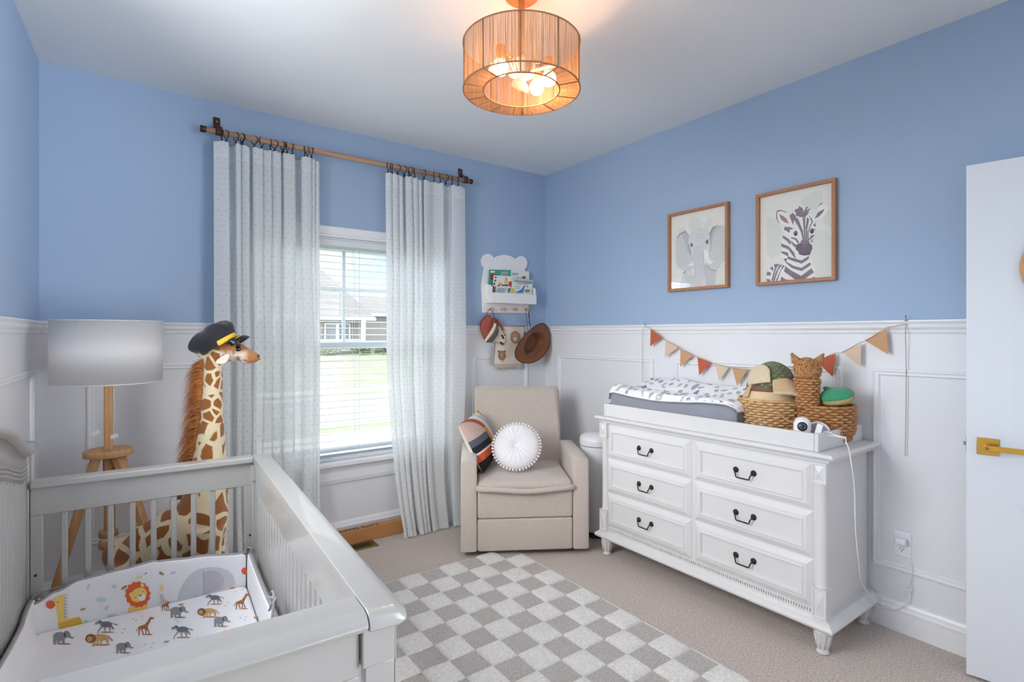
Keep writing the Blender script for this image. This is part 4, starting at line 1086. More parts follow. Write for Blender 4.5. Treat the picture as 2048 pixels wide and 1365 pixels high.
# side pads
b = MB(K)
def bside(s, t):
    y = lerp(-.045, -1.395, s); a = t * 2 * pi; zt = .470 - .006 * sin(s * 9)
    x = -.020 - .012 * (1 if cos(a) > 0 else -1) * abs(cos(a)) ** .3
    return Vector((x, y, lerp(.316, zt, .5 + .5 * (1 if sin(a) > 0 else -1) * abs(sin(a)) ** .6)))
b.grid(bside, 40, 28); b.build('side_pad', 'bumper_white', bp, weld=False)
b = MB(K); b.tube([(-.020, lerp(-.045, -1.395, k / 40), .470 - .006 * sin(k / 40 * 9)) for k in range(41)], .0062, 8); b.build('piping', 'piping_grey', bp)
b = MB(K)
def bleft(s, t):
    y = lerp(-.012, -1.40, s); a = t * 2 * pi; zt = interp(s, [(0, .452), (.05, .448), (.12, .43), (.4, .45), (1, .46)])
    inn = interp(s, [(0, .0), (.05, .012), (.10, .045), (.2, .02), (1, 0)])
    q = .5 + .5 * (1 if sin(a) > 0 else -1) * abs(sin(a)) ** .6
    x = -.700 + .012 * (1 if cos(a) > 0 else -1) * abs(cos(a)) ** .3 + inn * (1 - q)
    return Vector((x, y, lerp(.316, zt, q)))
b.grid(bleft, 50, 28)
b.build('headboard_pad', 'bumper_white', bp, weld=False)
b = MB(K); b.tube([bleft(k / 50, .25) for k in range(51)], .006, 8)
b.tube(smoothpath([(-.700, -.012, .452), (-.69, -.0, .462), (-.66, .002, .468), (-.60, -.012, .478)]), .003, 6)
b.build('piping', 'piping_grey', bp, weld=False)
b = MB(K)     # ribbon bow on the side pad and tie round the corner post
c0 = KI @ onplane(551, 1197, K @ Vector((-.026, 0, 0)), K.to_3x3() @ Vector((1, 0, 0)))
c0 = Vector((-.030, c0.y, c0.z))
for dv in (((0, .03, .012), (-.012, .034, -.004), (0, .004, 0)), ((0, -.03, .014), (-.012, -.034, 0), (0, -.004, 0)), ((-.006, .02, -.03), (-.01, .03, -.05)), ((-.006, -.015, -.03), (-.01, -.02, -.055))):
    b.tube(smoothpath([c0] + [c0 + Vector(d) for d in dv], 5), .0042, 8, flat=.35)
b.sphere(c0, .007, 10, 8)
b.build('ribbon_tie', 'piping_grey', bp, weld=False)
b = MB(K); b.tube(smoothpath([(-.020, -.045, .470), (-.012, -.015, .476), (-.02, .006, .476), (-.034, -.004, .474), (-.036, -.026, .466)]), .0032, 6); b.build('ribbon_tie', 'piping_grey', bp)
# ---------------------------------------------------------------- rug
def rug_mat(nm, a, b_, sc, bs):
    k = NT(nm); MATS[nm] = k.m
    f = k.noise(k.coords('Object'), sc, 4, .7); c = k.ramp(f, [(.3, lin(a)), (.7, lin(b_))])
    p = k.n('ShaderNodeBsdfPrincipled', Roughness=.95); k.l(c, p.inputs['Base Color']); p.inputs['Sheen Weight'].default_value = .3
    b = k.n('ShaderNodeBump', Strength=bs, Distance=.006); k.l(f, b.inputs['Height']); k.l(b.outputs[0], p.inputs['Normal']); k.l(p.outputs[0], k.out.inputs[0])
rug_mat('rug_cream', (214, 208, 200), (252, 249, 244), 110, 1.0); rug_mat('rug_grey', (150, 142, 136), (226, 217, 210), 170, 1.0); rug_mat('rug_edge', (232, 226, 216), (246, 240, 232), 60, .2)
b = MB(); RX1, RY1, TX, TY = 1.972, 2.748, .127, .1345
NX, NY = 11, 17
RX0, RY0 = RX1 - NX * TX, RY1 - NY * TY
b.box(RX0 - .012, RX1 + .012, RY0 - .012, RY1 + .012, 0, .006, 2)
rnd = random.Random(9)
for i in range(NX):
    for j in range(NY):
        x1, y1 = RX1 - i * TX, RY1 - j * TY; x0, y0 = x1 - TX, y1 - TY
        gy = (i + j) % 2 == 0
        if gy: b.box(x0 + .001, x1 - .001, y0 + .001, y1 - .001, .006, .0105, 1)
        else:
            g = -.002; m = 6
            def top(a, t, x0=x0, x1=x1, y0=y0, y1=y1):
                e = min(a, 1 - a, t, 1 - t)
                jx = .003 * noise.noise(Vector((a * 4 + x0 * 30, t * 4 + y0 * 30, 0)))
                h = .0225 * min(1, (e / .05)) ** .6 if e > 0 else .006
                return Vector((lerp(x0 - .002, x1 + .002, a) + jx, lerp(y0 - .002, y1 + .002, t) + jx, max(.006, h) + .004 * noise.noise(Vector((lerp(x0, x1, a) * 40, lerp(y0, y1, t) * 40, 3))) * (e > .04)))
            us = [0, .03, .09, .25, .5, .75, .91, .97, 1]
            vs = [top(p, q) for q in us for p in us]; n_ = len(us)
            b.add(vs, [(r * n_ + c, r * n_ + c + 1, (r + 1) * n_ + c + 1, (r + 1) * n_ + c) for r in range(n_ - 1) for c in range(n_ - 1)], 0, True)
b.build('rug', ['rug_cream', 'rug_grey', 'rug_edge'], label='checkered cream and grey raised pile area rug on the carpet', cat='rug', weld=False)

# ---------------------------------------------------------------- recliner
RA = atan2(-.525, .851)
rc = thing('recliner', 'cream boucle recliner armchair in the corner between the window and the dresser', 'armchair', (1.985, 2.60, 0), RA)
Q = WORLD[rc.name]
def part(nm, m, fn, parent=rc, M=None, **kw):
    b = MB(M or Q); fn(b); return b.build(nm, m, parent, **kw)
AW = .100; HW = .398; AD = .60; AH = .600
for s, nm in ((-1, 'l'), (1, 'r')):
    x0, x1 = (-HW, -HW + AW) if s < 0 else (HW - AW, HW)
    def f(b):
        # side profile with a gently crowned arm top
        rings = []
        for x, ins in ((x0, .014), (x0 + .004, .006), (x0 + .014, 0), (x1 - .014, 0), (x1 - .004, .006), (x1, .014)):
            pts = []
            for (y, z) in ((0, .035), (0, AH - .03), (.008, AH - .010), (.028, AH), (.2, AH + .006), (AD - .05, AH + .004), (AD, AH - .03), (AD, .035)):
                yy = max(ins * .7, y) if y < .01 else (min(AD - ins, y)); pts.append(Vector((x, yy, z - ins if z > .3 else z + ins * .4)))
            rings.append(pts)
        b.loft(rings, True, True)
    part('arm', 'boucle', f, bevel=.004, seg=2)
    xi = x1 if s < 0 else x0
IN = HW - AW - .003
part('footrest_panel', 'boucle', lambda b: rbox(b, -IN, IN, .002, .10, .035, .232, .012))
part('front_panel', 'boucle', lambda b: rbox(b, -IN, IN, .004, .10, .236, .405, .012))
part('seat_base', 'boucle', lambda b: b.box(-IN, IN, .10, AD, .06, .40), bevel=.01)
sc_ = part('seat_cushion', 'boucle', lambda b: rbox(b, -IN + .004, IN - .004, -.022, .54, .410, .468, .026, 6, crown=.022))
def lip(b):
    pts = []
    for k in range(25):
        a = k / 24; x = lerp(-IN + .006, IN - .006, a); pts.append(Vector((x, -.030 + .012 * abs(2 * a - 1) ** 3, .424 - .010 * sin(pi * a) + .004 * sin(9 * a))))
    b.tube([pts[0] + Vector((.0, .25, .01))] + pts + [pts[-1] + Vector((0, .25, .01))], .0165, 12)
part('cushion_welt', 'boucle', lip, parent=sc_)
# reclined back
BT = rad(14); BM = Q @ T(0, .50, .42) @ Rx(-BT)
WB = .308
def backshape(b):
    rings = []
    for (y, ins) in ((-.004, .050), (-.030 + .012, .018), (.012, .004), (.04, 0), (.13, 0), (.165, .010), (.175, .05)):
        out = []
        for cx_, cz_, a0_, in ((WB - .03 - ins, .585 - .03 - ins, 0), (-WB + .03 + ins, .585 - .03 - ins, 90), (-WB + .015 + ins * .3, -.05, 180), (WB - .015 - ins * .3, -.05, 270)):
            q = .03
            for i in range(5):
                a = rad(a0_ + 90 * i / 4)
                wfac = 1 if cz_ > .3 else .965
                out.append(Vector(((cx_ + q * cos(a)) * wfac, y, cz_ + q * sin(a))))
        rings.append(out)
    b.loft(rings, True, True)
bk = part('back_cushion', 'boucle', backshape, M=BM, sub=0)
def welt(b):
    pts = []
    for cx_, cz_, a0_ in ((WB - .032, .553, 0), (-WB + .032, .553, 90)):
        for i in range(7):
            a = rad(a0_ + 90 * i / 6); pts.append(Vector((cx_ + .030 * cos(a), .016, cz_ + .030 * sin(a))))
    pts = [Vector((WB * .97, .016, .0))] + pts + [Vector((-WB * .97, .016, .0))]
    b.tube(pts, .0065, 8)
part('back_welt', 'boucle', welt, parent=bk, M=BM)
mat('dark_base', (40, 36, 34), .6)
part('swivel_base', 'dark_base', lambda b: b.lathe([(.0, .0), (.155, .0), (.16, .01), (.155, .024), (.1, .03), (.1, .06), (0, .06)], (0, .33, 0), n=40, caps=False))

# ---------------------------------------------------------------- pillows
def stripe_mat():
    k = NT('stripe_pillow'); MATS['stripe_pillow'] = k.m
    uv = k.n('ShaderNodeUVMap'); sp = k.n('ShaderNodeSeparateXYZ'); k.l(uv.outputs[0], sp.inputs[0]); U, V = sp.outputs[0], sp.outputs[1]
    def step(x, e): return k.math('GREATER_THAN', x, e)
    c = lin((28, 27, 32))
    c = k.mix(step(V, .20), c, lin((214, 92, 44))); c = k.mix(step(V, .33), c, lin((226, 222, 218))); c = k.mix(step(V, .365), c, lin((30, 34, 42)))
    c = k.mix(step(V, .49), c, lin((92, 96, 108))); c = k.mix(step(V, .62), c, lin((208, 178, 166)))
    dx = k.math('SUBTRACT', U, .02); dy = k.math('SUBTRACT', V, .44)
    r = k.math('SQRT', k.math('ADD', k.math('MULTIPLY', dx, dx), k.math('MULTIPLY', dy, dy)))
    c = k.mix(step(r, .56), c, k.mix(step(V, .70), lin((212, 148, 40)), lin((176, 84, 56))))
    c = k.mix(step(r, .68), c, lin((228, 222, 216))); c = k.mix(step(r, .80), c, lin((188, 200, 206))); c = k.mix(step(r, .87), c, lin((226, 210, 190)))
    c = k.mix(k.math('MULTIPLY', step(U, .86), step(V, .86)), c, lin((214, 156, 50)))
    c = k.mix(k.math('MULTIPLY', step(r, .56), k.math('LESS_THAN', V, .12)), c, lin((212, 148, 40)))
    f = k.noise(k.coords('UV', (60, 200, 1)), 1, 3); p = k.n('ShaderNodeBsdfPrincipled', Roughness=.9); k.l(c, p.inputs['Base Color'])
    b = k.n('ShaderNodeBump', Strength=.4, Distance=.002); k.l(f, b.inputs['Height']); k.l(b.outputs[0], p.inputs['Normal']); k.l(p.outputs[0], k.out.inputs[0])
stripe_mat()
mat('pillow_back', (226, 218, 204), .9, bump=(25, .4, .01))
P0 = onz(966, 948, .475); 
wv = Q.to_3x3() @ Vector((1, 0, 0)); yv = Q.to_3x3() @ Vector((0, 1, 0)); zv = Vector((0, 0, 1))
av = (wv * -.44 + zv * .87 + yv * .06).normalized(); bv = (yv * .90 + wv * .36 + zv * .12); bv = (bv - av * bv.dot(av)).normalized()
nv = av.cross(bv).normalized()
if nv.dot(wv) < 0: nv = -nv
S = .355
PC = P0 + av * S / 2 + bv * S / 2
sp_ = thing('throw_pillow', 'square patchwork throw pillow with mustard, orange and black stripes on the recliner', 'pillow', PC - zv * .17)
def pil(sign, thick):
    def f(a, t):
        u, v = a * 2 - 1, t * 2 - 1
        pinch = 1 - .055 * (1 - abs(u * v)) * (u * u + v * v) * .5
        e = (max(0, 1 - abs(u) ** 2.6) * max(0, 1 - abs(v) ** 2.6)) ** .5
        return PC + bv * (u * S / 2 * (1 - .05 * (1 - v * v))) + av * (v * S / 2 * (1 - .05 * (1 - u * u))) + nv * (sign * thick * e)
    return f
b = MB(); b.grid(pil(1, .062), 28, 28, uv=lambda a, t: (a, t)); b.build('front_panel', 'stripe_pillow', sp_, weld=False)
b = MB(); b.grid(pil(-1, .060), 28, 28); b.build('back_panel', 'pillow_back', sp_, weld=False)
ct = onz(1033, 893, .640) ; CN = (-wv * .18 - yv * .82 + zv * .50).normalized()
rp = thing('throw_pillow', 'round white tufted pillow trimmed with pompoms on the recliner', 'pillow', ct - zv * .16)
e1 = CN.cross(zv).normalized(); e2 = CN.cross(e1).normalized()
RR = .150
def rnd_f(sign):
    def f(a, t):
        r = t; th = 2 * pi * a
        h = (max(0, 1 - r ** 3)) ** .55 * .055 - .042 * math.exp(-(r / .17) ** 2)
        h += .0028 * cos(th * 20) * sin(pi * min(1, r)) ** 1.0 * (1 - r * .2)
        return ct + e1 * (r * RR * cos(th)) + e2 * (r * RR * sin(th)) + CN * (sign * h)
    return f
b = MB(); b.grid(rnd_f(1), 120, 26); b.grid(rnd_f(-1), 60, 14); b.build('cover', 'cushion_white', rp, weld=False)
b = MB(); b.sphere(ct + CN * .014, .011, 14, 8, sc=(1, 1, .8)); b.build('tuft_button', 'cushion_white', rp)
mat('pompom', (244, 238, 232), .95, bump=(500, .8, .003))
p0 = None
for k in range(46):
    a = 2 * pi * k / 46; q = ct + e1 * ((RR + .008) * cos(a)) + e2 * ((RR + .008) * sin(a))
    if p0 is None:
        b = MB(); b.sphere(q, .0082, 10, 8); p0 = b.build('pompom', 'pompom', rp); base = q
    else:
        c = p0.copy(); COL.objects.link(c); c.parent = rp; c.location = p0.location + (q - base)

# ---------------------------------------------------------------- floor vent, long box, pail
vt = thing('floor_register', 'brass floor register vent in the carpet beside the long box', 'floor vent', (1.17, 3.345, 0))
b = MB(); b.frame((0, 0, 0), (1, 0, 0), (0, 1, 0), (0, 0, 1), 1.01, 1.318, 3.288, 3.40, [(0, 0), (0, .004), (.006, .007), (.020, .007), (.020, 0)]); b.build('vent_frame', 'brass_vent', vt)
b = MB(); b.box(1.03, 1.298, 3.308, 3.38, .0005, .002); b.build('duct_shade', 'vent_dark', vt)  # flat near-black plate standing in for the shade below the louvers
b = MB()
for i in range(15):
    x = 1.036 + i * .0165; b.box(x, x + .0060, 3.305, 3.383, .0035, .0050)
b.box(1.282, 1.298, 3.305, 3.383, .002, .0065); b.build('louvers', 'brass_vent', vt, weld=False)
b = MB(); b.box(1.287, 1.291, 3.325, 3.345, .0065, .014); b.build('damper_lever', 'brass_vent', vt)
bx = thing('cardboard_box', 'long brown cardboard box on the floor along the baseboard under the window', 'box', (1.05, 3.44, 0))
BY0, BY1, BZ = 3.408, 3.470, .088
b = MB(); b.box(.42, 1.66, BY0, BY1, 0.001, BZ); b.build('carton', 'cardboard', bx, bevel=.002)
text_mesh('lettering', 'KATE SEAMLESS', .050, T(1.374, (BY0 + BY1) / 2, BZ + .0006) @ Rz(pi), 'print_black', bx, align='LEFT')
pl_ = thing('trash_pail', 'tall white pedal pail between the recliner and the dresser', 'trash can', (2.64, 2.63, 0))
b = MB(); b.lathe([(.128, .035), (.130, .05), (.124, .60), (.124, .605)], (2.64, 2.63, 0), n=40); b.build('body', 'white_plastic', pl_)
b = MB(); b.lathe([(.127, .612), (.128, .64), (.122, .668), (.09, .684), (.0, .688)], (2.64, 2.63, 0), n=40, caps=False); b.lathe([(.0, .612), (.127, .612)], (2.64, 2.63, 0), n=40, caps=False); b.build('lid', 'white_plastic', pl_, weld=False)
b = MB(); b.lathe([(.119, .603), (.119, .614)], (2.64, 2.63, 0), n=40); b.build('lid_seam', 'grey_plastic', pl_)
b = MB(); b.lathe([(.128, .0), (.132, .004), (.131, .036), (.12, .04)], (2.64, 2.63, 0), n=40); b.box(2.60, 2.66, 2.47, 2.51, .012, .024); b.build('base_and_pedal', 'dark_base', pl_, weld=False)

# ---------------------------------------------------------------- dresser
dr = thing('dresser', 'white six drawer dresser with dark bail handles against the right wall', 'dresser', (2.63, 1.70, 0))
D0, D1 = 1.060, 2.345
b = MB(); b.box(2.407, 2.862, D0, D1, .13, .835); b.build('case', 'dresser_white', dr, bevel=.002)
b = MB(); tp = [(0, .862), (-.006, .8615), (-.012, .858), (-.016, .850), (-.012, .842), (-.004, .838), (.006, .836), (.010, .822), (.02, .820), (.02, .835), (.03, .836)]
x0, x1, y0, y1 = 2.386, 2.866, 1.021, 2.384
rings = []
for a, z in tp: rings.append([Vector((x0 + a, y0 + a, z)), Vector((x1, y0 + a, z)), Vector((x1, y1 - a, z)), Vector((x0 + a, y1 - a, z))])
b.loft(rings, True, True, smooth=False); b.build('top', 'dresser_white', dr, bevel=.0015)
b = MB(); rings = []
for a, z in [(.006, .104), (-.004, .106), (-.012, .112), (-.014, .122), (-.008, .132), (.004, .140), (.010, .150), (.012, .158)]:
    rings.append([Vector((x0 + a, y0 + a, z)), Vector((x1, y0 + a, z)), Vector((x1, y1 - a, z)), Vector((x0 + a, y1 - a, z))])
b.loft(rings, True, True, smooth=False); b.build('base_moulding', 'dresser_white', dr, bevel=.0015)
b = MB(); b.box(2.398, 2.41, 1.095, 2.31, .158, .166); b.box(2.398, 2.41, 1.095, 2.31, .180, .186); y = 1.098
while y < 2.305: b.box(2.397, 2.408, y, y + .0075, .166, .180); y += .0115
b.build('bead_trim', 'dresser_white', dr, weld=False)
for yc in (1.064, 2.330):
    b = MB()
    for z0, z1 in ((.735, .822), (.158, .285)):
        b.box(2.384, 2.43, yc - .029, yc + .029, z0, z1)
        zc = (z0 + z1) / 2; hz = (z1 - z0) / 2 - .012
        b.add([(2.384, yc - .019, zc - hz), (2.384, yc + .019, zc - hz), (2.384, yc + .019, zc + hz), (2.384, yc - .019, zc + hz), (2.374, yc, zc)], [(0, 1, 4), (1, 2, 4), (2, 3, 4), (3, 0, 4)])
        b.frame((2.384, 0, 0), (0, 1, 0), (0, 0, 1), (-1, 0, 0), yc - .029, yc + .029, z0, z1, [(0, 0), (0, .004), (.007, .004), (.009, 0)])
    b.lathe([(.026, .285), (.028, .289), (.024, .295), (.0225, .30), (.0225, .718), (.024, .722), (.028, .729), (.026, .735)], (2.408, yc, 0), n=24)
    b.build('column', 'dresser_white', dr, weld=False)
for (x, y) in ((2.422, 1.066), (2.422, 2.335), (2.828, 1.066), (2.828, 2.335)):
    b = MB(); b.lathe([(.020, 0), (.026, .003), (.026, .010), (.021, .015), (.023, .022), (.033, .088), (.036, .094), (.036, .104)], (x, y, 0), n=24)
    for k in range(10):
        a = 2 * pi * k / 10; b.tube([(x + .024 * cos(a), y + .024 * sin(a), .026), (x + .0335 * cos(a), y + .0335 * sin(a), .084)], .0028, 5)
    b.build('foot', 'dresser_white', dr, weld=False)
dprof = [(0, 0), (0, .004), (.006, .008), (.024, .018), (.036, .019), (.040, .023), (.046, .022), (.050, .013), (.054, .012)]
for y0, y1, hy in ((1.097, 1.690, 1.408), (1.708, 2.311, 2.012)):
    for z0, z1, hz in ((.610, .815, .712), (.402, .603, .505), (.190, .394, .297)):
        b = MB(); X = 2.409
        b.frame((X, 0, 0), (0, 1, 0), (0, 0, 1), (-1, 0, 0), y0, y1, z0, z1, dprof)
        b.box(X - .0125, X, y0 + .05, y1 - .05, z0 + .05, z1 - .05)
        d = b.build('drawer', 'dresser_white', dr, weld=False)
        b = MB(); xf = X - .0125
        for s in (-1, 1):
            b.lathe([(.0, .0), (.0145, .0), (.0145, .003), (.011, .006), (.006, .008), (.005, .016), (0, .018)], (xf, hy + s * .045, hz), (-1, 0, 0), 16, caps=False)
        pts = [(xf - .014, hy - .045, hz), (xf - .018, hy - .042, hz - .006), (xf - .020, hy - .036, hz - .018), (xf - .021, hy - .034, hz - .028), (xf - .021, hy - .028, hz - .031), (xf - .021, hy + .028, hz - .031), (xf - .021, hy + .034, hz - .028), (xf - .020, hy + .036, hz - .018), (xf - .018, hy + .042, hz - .006), (xf - .014, hy + .045, hz)]
        b.tube(pts, .0034, 8); b.build('handle', 'dark_bronze', d, weld=False)

# ---------------------------------------------------------------- changing tray, pad
ty = thing('changing_tray', 'white wooden changing tray on top of the dresser', 'tray', (2.62, 1.70, .862))
TX0, TX1, TY0, TY1, TZ0, TZ1 = 2.402, 2.850, 1.076, 2.342, .8625, .940
b = MB(); b.box(TX0, TX0 + .016, TY0 + .017, TY1 - .017, TZ0, TZ1); b.build('front_board', 'dresser_white', ty, bevel=.002)
b = MB(); b.box(TX1 - .016, TX1, TY0 + .017, TY1 - .017, TZ0, TZ1); b.build('back_board', 'dresser_white', ty, bevel=.002)
for y0, y1 in ((TY0, TY0 + .016), (TY1 - .016, TY1)):
    b = MB(); b.box(TX0, TX1, y0, y1, TZ0, TZ1); b.build('end_board', 'dresser_white', ty, bevel=.002)
b = MB(); b.box(TX0 + .016, TX1 - .016, TY0 + .017, TY1 - .017, TZ0, .872); b.build('tray_floor', 'oak', ty)
mat('pad_grey', (142, 144, 154), .85, bump=(18, .5, .012), var=(6, .08))
mat('pad_white', (240, 240, 242), .85, bump=(16, .3, .01))
for nm, c in (('leaf_grey', (168, 170, 176)), ('leaf_taupe', (188, 176, 172)), ('leaf_teal', (186, 200, 202)), ('leaf_dark', (140, 140, 148))): mat(nm, c, .85)
PY0, PY1 = 1.475, 2.318
cp_ = thing('changing_pad', 'grey changing pad with a white leaf print cover on the dresser tray', 'changing pad', (2.62, 1.9, .872))
def endf(s): return min(1, (min(s, 1 - s) / .06)) ** .5 if min(s, 1 - s) < .06 else 1
def pad_low(s, t):
    y = lerp(PY0, PY1, s); e = endf(s)
    cs = [(2.66, .873), (2.47, .873), (2.434, .884), (2.424, .915), (2.419, .955), (2.417, .985), (2.428, 1.016), (2.63, .99), (2.80, 1.03), (2.828, .98), (2.826, .91), (2.66, .873)]
    f_ = t * (len(cs) - 1); i = min(int(f_), len(cs) - 2); x, z = [lerp(cs[i][q], cs[i + 1][q], f_ - i) for q in (0, 1)]
    z = .873 + (z - .873) * (.80 + .20 * e) + .006 * noise.noise(Vector((y * 14, t * 9, 0))) * (t > .15)
    z += .028 * max(0, (s - .88) / .12) * (z > .97)
    return Vector((lerp(2.63, x, .90 + .10 * e), y, z))
b = MB(); b.grid(pad_low, 70, 33); b.loft([[pad_low(0, k / 24) for k in range(24)], [Vector((2.63, PY0 - .002, .92))] * 24], True, False); b.loft([[pad_low(1, k / 24) for k in range(24)], [Vector((2.63, PY1 + .002, .92))] * 24], True, False)
b.build('pad', 'pad_grey', cp_, weld=False)
def pad_top(s, t):
    y = lerp(PY0 - .004, PY1 + .006, s); e = endf(s)
    cs = [(2.414, 1.004), (2.413, 1.014), (2.428, 1.034), (2.470, 1.046), (2.52, 1.036), (2.60, 1.006), (2.68, 1.016), (2.75, 1.056), (2.79, 1.076), (2.82, 1.066), (2.834, 1.02), (2.832, .98)]
    f_ = t * (len(cs) - 1); i = min(int(f_), len(cs) - 2); k = f_ - i; k = k * k * (3 - 2 * k); x, z = [lerp(cs[i][q], cs[i + 1][q], k) for q in (0, 1)]
    z = .90 + (z - .90) * (.80 + .20 * e) + .005 * noise.noise(Vector((y * 10, t * 6, 2)))
    up = max(0, (s - .70) / .30); z += .026 * up * up * sin(pi * min(1, max(0, t * 1.0))) * 1.2 + .022 * math.exp(-((s - .70) / .10) ** 2) * (t > .55)
    z += .012 * sin(6.3 * s + 1) * (t < .12)
    return Vector((lerp(2.63, x, .92 + .08 * e), y, z))
b = MB(); b.grid(pad_top, 90, 66)
b.loft([[pad_top(1, k / 30) for k in range(31)], [Vector((pad_top(1, k / 30).x, PY1 + .016, .965)) for k in range(31)]], False, False)
b.loft([[pad_top(0, k / 30) for k in range(31)], [Vector((pad_top(0, k / 30).x, PY0 - .010, .985)) for k in range(31)]], False, False)
rnd = random.Random(21); done = []
for tries in range(9000):
    if len(done) > 135: break
    s, t = rnd.uniform(.02, .98), rnd.uniform(.03, .97); c = pad_top(s, t)
    if any((c - d).length < .038 for d in done): continue
    done.append(c); a = rnd.uniform(0, pi); L, Wd = rnd.choice(((.024, .008), (.018, .013), (.025, .007), (.015, .013), (.021, .010))); mi = rnd.choice((1, 1, 2, 3, 4))
    du = lambda q: (pad_top(min(1, max(0, s + .002)), t) - pad_top(max(0, s - .002), t)); eU = du(0).normalized(); eV = (pad_top(s, min(1, t + .004)) - pad_top(s, max(0, t - .004))).normalized()
    nU = eU.cross(eV).normalized(); nU = nU if nU.z > 0 or abs(nU.z) < .2 and nU.x < 0 else -nU
    sl = (pad_top(s, min(1, t + .01)) - pad_top(s, max(0, t - .01))).length / (min(1, t + .01) - max(0, t - .01)); ys = PY1 - PY0
    def P(px, py): 
        uu = px * cos(a) - py * sin(a); vv = px * sin(a) + py * cos(a); s2, t2 = min(1, max(0, s + uu / ys)), min(1, max(0, t + vv / sl))
        return pad_top(s2, t2) + nU * .0016
    m = 7; ed = [(P(-L + 2 * L * k / m, Wd * sin(pi * k / m) ** .8), P(-L + 2 * L * k / m, 0), P(-L + 2 * L * k / m, -Wd * sin(pi * k / m) ** .8)) for k in range(m + 1)]
    for k in range(m): b.poly([ed[k][0], ed[k + 1][0], ed[k + 1][1], ed[k][1]], mi); b.poly([ed[k][1], ed[k + 1][1], ed[k + 1][2], ed[k][2]], mi)
b.build('pad_cover', ['pad_white', 'leaf_grey', 'leaf_taupe', 'leaf_teal', 'leaf_dark'], cp_, weld=False)
b = MB(); b.tube([pad_top(k / 80, .0) + Vector((-.002, 0, 0)) for k in range(81)], .003, 6); b.build('cover_edge', 'leaf_dark', cp_)
b = MB(); b.hexa([(2.428, 1.50, .876), (2.428, 1.53, .876), (2.4285, 1.53, .876), (2.4285, 1.50, .876), (2.418, 1.50, .884), (2.418, 1.53, .884), (2.4195, 1.53, .884), (2.4195, 1.50, .884)])
b.build('care_tag', 'paper', cp_)
# ---------------------------------------------------------------- woven baskets
def wicker(nm, a, b_):
    k = NT(nm); MATS[nm] = k.m
    f = k.noise(k.coords('Object', (1, 1, 2.5)), 38, 4, .7); c = k.ramp(f, [(.25, lin(a)), (.75, lin(b_))])
    p = k.n('ShaderNodeBsdfPrincipled', Roughness=.6); k.l(c, p.inputs['Base Color'])
    g = k.noise(k.coords('Object'), 260, 3); b = k.n('ShaderNodeBump', Strength=.4, Distance=.002); k.l(g, b.inputs['Height']); k.l(b.outputs[0], p.inputs['Normal'])
    k.l(p.outputs[0], k.out.inputs[0])
wicker('wicker_light', (176, 128, 76), (232, 196, 144)); wicker('wicker', (140, 86, 44), (214, 160, 102))
def weave(b, c, rows, n, sx=1.0, sy=1.0, amp=.0050, th=.0066, start=0, ax=None):
    """rows: list of (radius, z); each row a rope that bulges out over alternating stakes"""
    for i, (r, z) in enumerate(rows):
        N = n * 5; pts = []; rr = []
        for k in range(N):
            a = 2 * pi * k / N; w = cos(n * a + pi * (i % 2) + start); R = r + amp * w
            pts.append(Vector((c[0] + R * sx * cos(a), c[1] + R * sy * sin(a), z + .0011 * sin(2 * n * a + i)))); rr.append(th * (1 + .24 * w))
        b.tube(pts, rr, 6, closed=False)
        b.tube([pts[-1], pts[0]], [rr[-1], rr[0]], 6)
BX, BY = 2.628, 1.402
bk1 = thing('woven_basket', 'round woven basket holding a straw hat and a trapper hat on the dresser', 'basket', (BX, BY, .872))
b = MB(); rows = [(interp(z, [(.878, .112), (.92, .132), (.98, .144), (1.045, .147)]), z) for z in [.880 + .0128 * k for k in range(13)]]
weave(b, (BX, BY), rows, 19); b.lathe([(0, .8735), (.112, .8735), (.112, .879), (0, .879)], (BX, BY, 0), n=36, caps=False)
b.build('woven_body', 'wicker_light', bk1, weld=False)
b = MB(); n_ = 70; b.tube([(BX + .149 * cos(2 * pi * k / n_), BY + .149 * sin(2 * pi * k / n_), 1.046 + .0016 * sin(k * 2.2)) for k in range(n_)], .0062, 7, closed=True); b.build('rim', 'wicker_light', bk1)
b = MB()
h0 = onx(1565, 830, 2.490)
hp = smoothpath([(2.487, h0.y + .02, 1.0), (2.474, h0.y - .01, .985), (2.462, h0.y - .04, .972), (2.462, h0.y - .07, .962), (2.474, h0.y - .055, .935), (2.484, h0.y - .02, .915), (2.488, h0.y + .02, .905)])
b.tube(hp, .0055, 7); b.build('twisted_handle', 'wicker', bk1)
b = MB(); q = onx(1488, 832, 2.52); b.hexa([(q.x, q.y - .006, q.z - .018), (q.x, q.y + .012, q.z - .018), (q.x + .001, q.y + .012, q.z - .018), (q.x + .001, q.y - .006, q.z - .018), (q.x + .002, q.y - .006, q.z + .02), (q.x + .002, q.y + .012, q.z + .02), (q.x + .003, q.y + .012, q.z + .02), (q.x + .003, q.y - .006, q.z + .02)]); b.build('paper_tag', 'paper', bk1)
CX_, CY_ = 2.692, 1.172
bk2 = thing('cat_basket', 'oval woven basket with a cat head and neck at the right end of the dresser', 'basket', (CX_, CY_, .872))
b = MB(); rows = [(interp(z, [(.878, .096), (.93, .112), (1.035, .114)]), z) for z in [.880 + .0128 * k for k in range(13)]]
weave(b, (CX_, CY_), rows, 16, sx=1.15); b.lathe([(0, .8735), (.096, .8735), (.096, .879), (0, .879)], (CX_, CY_, 0), n=36, caps=False, sx=1.15); b.build('woven_body', 'wicker', bk2, weld=False)
NXc, NYc = 2.600, 1.214
b = MB(); rows = [(interp(z, [(.95, .048), (1.09, .042), (1.165, .050)]), z) for z in [1.030 + .0125 * k for k in range(11)]]
weave(b, (NXc, NYc), rows, 9, amp=.004); b.build('neck', 'wicker', bk2, weld=False)
b = MB(); hc = Vector((NXc, NYc, 1.200)); rnd = random.Random(3)
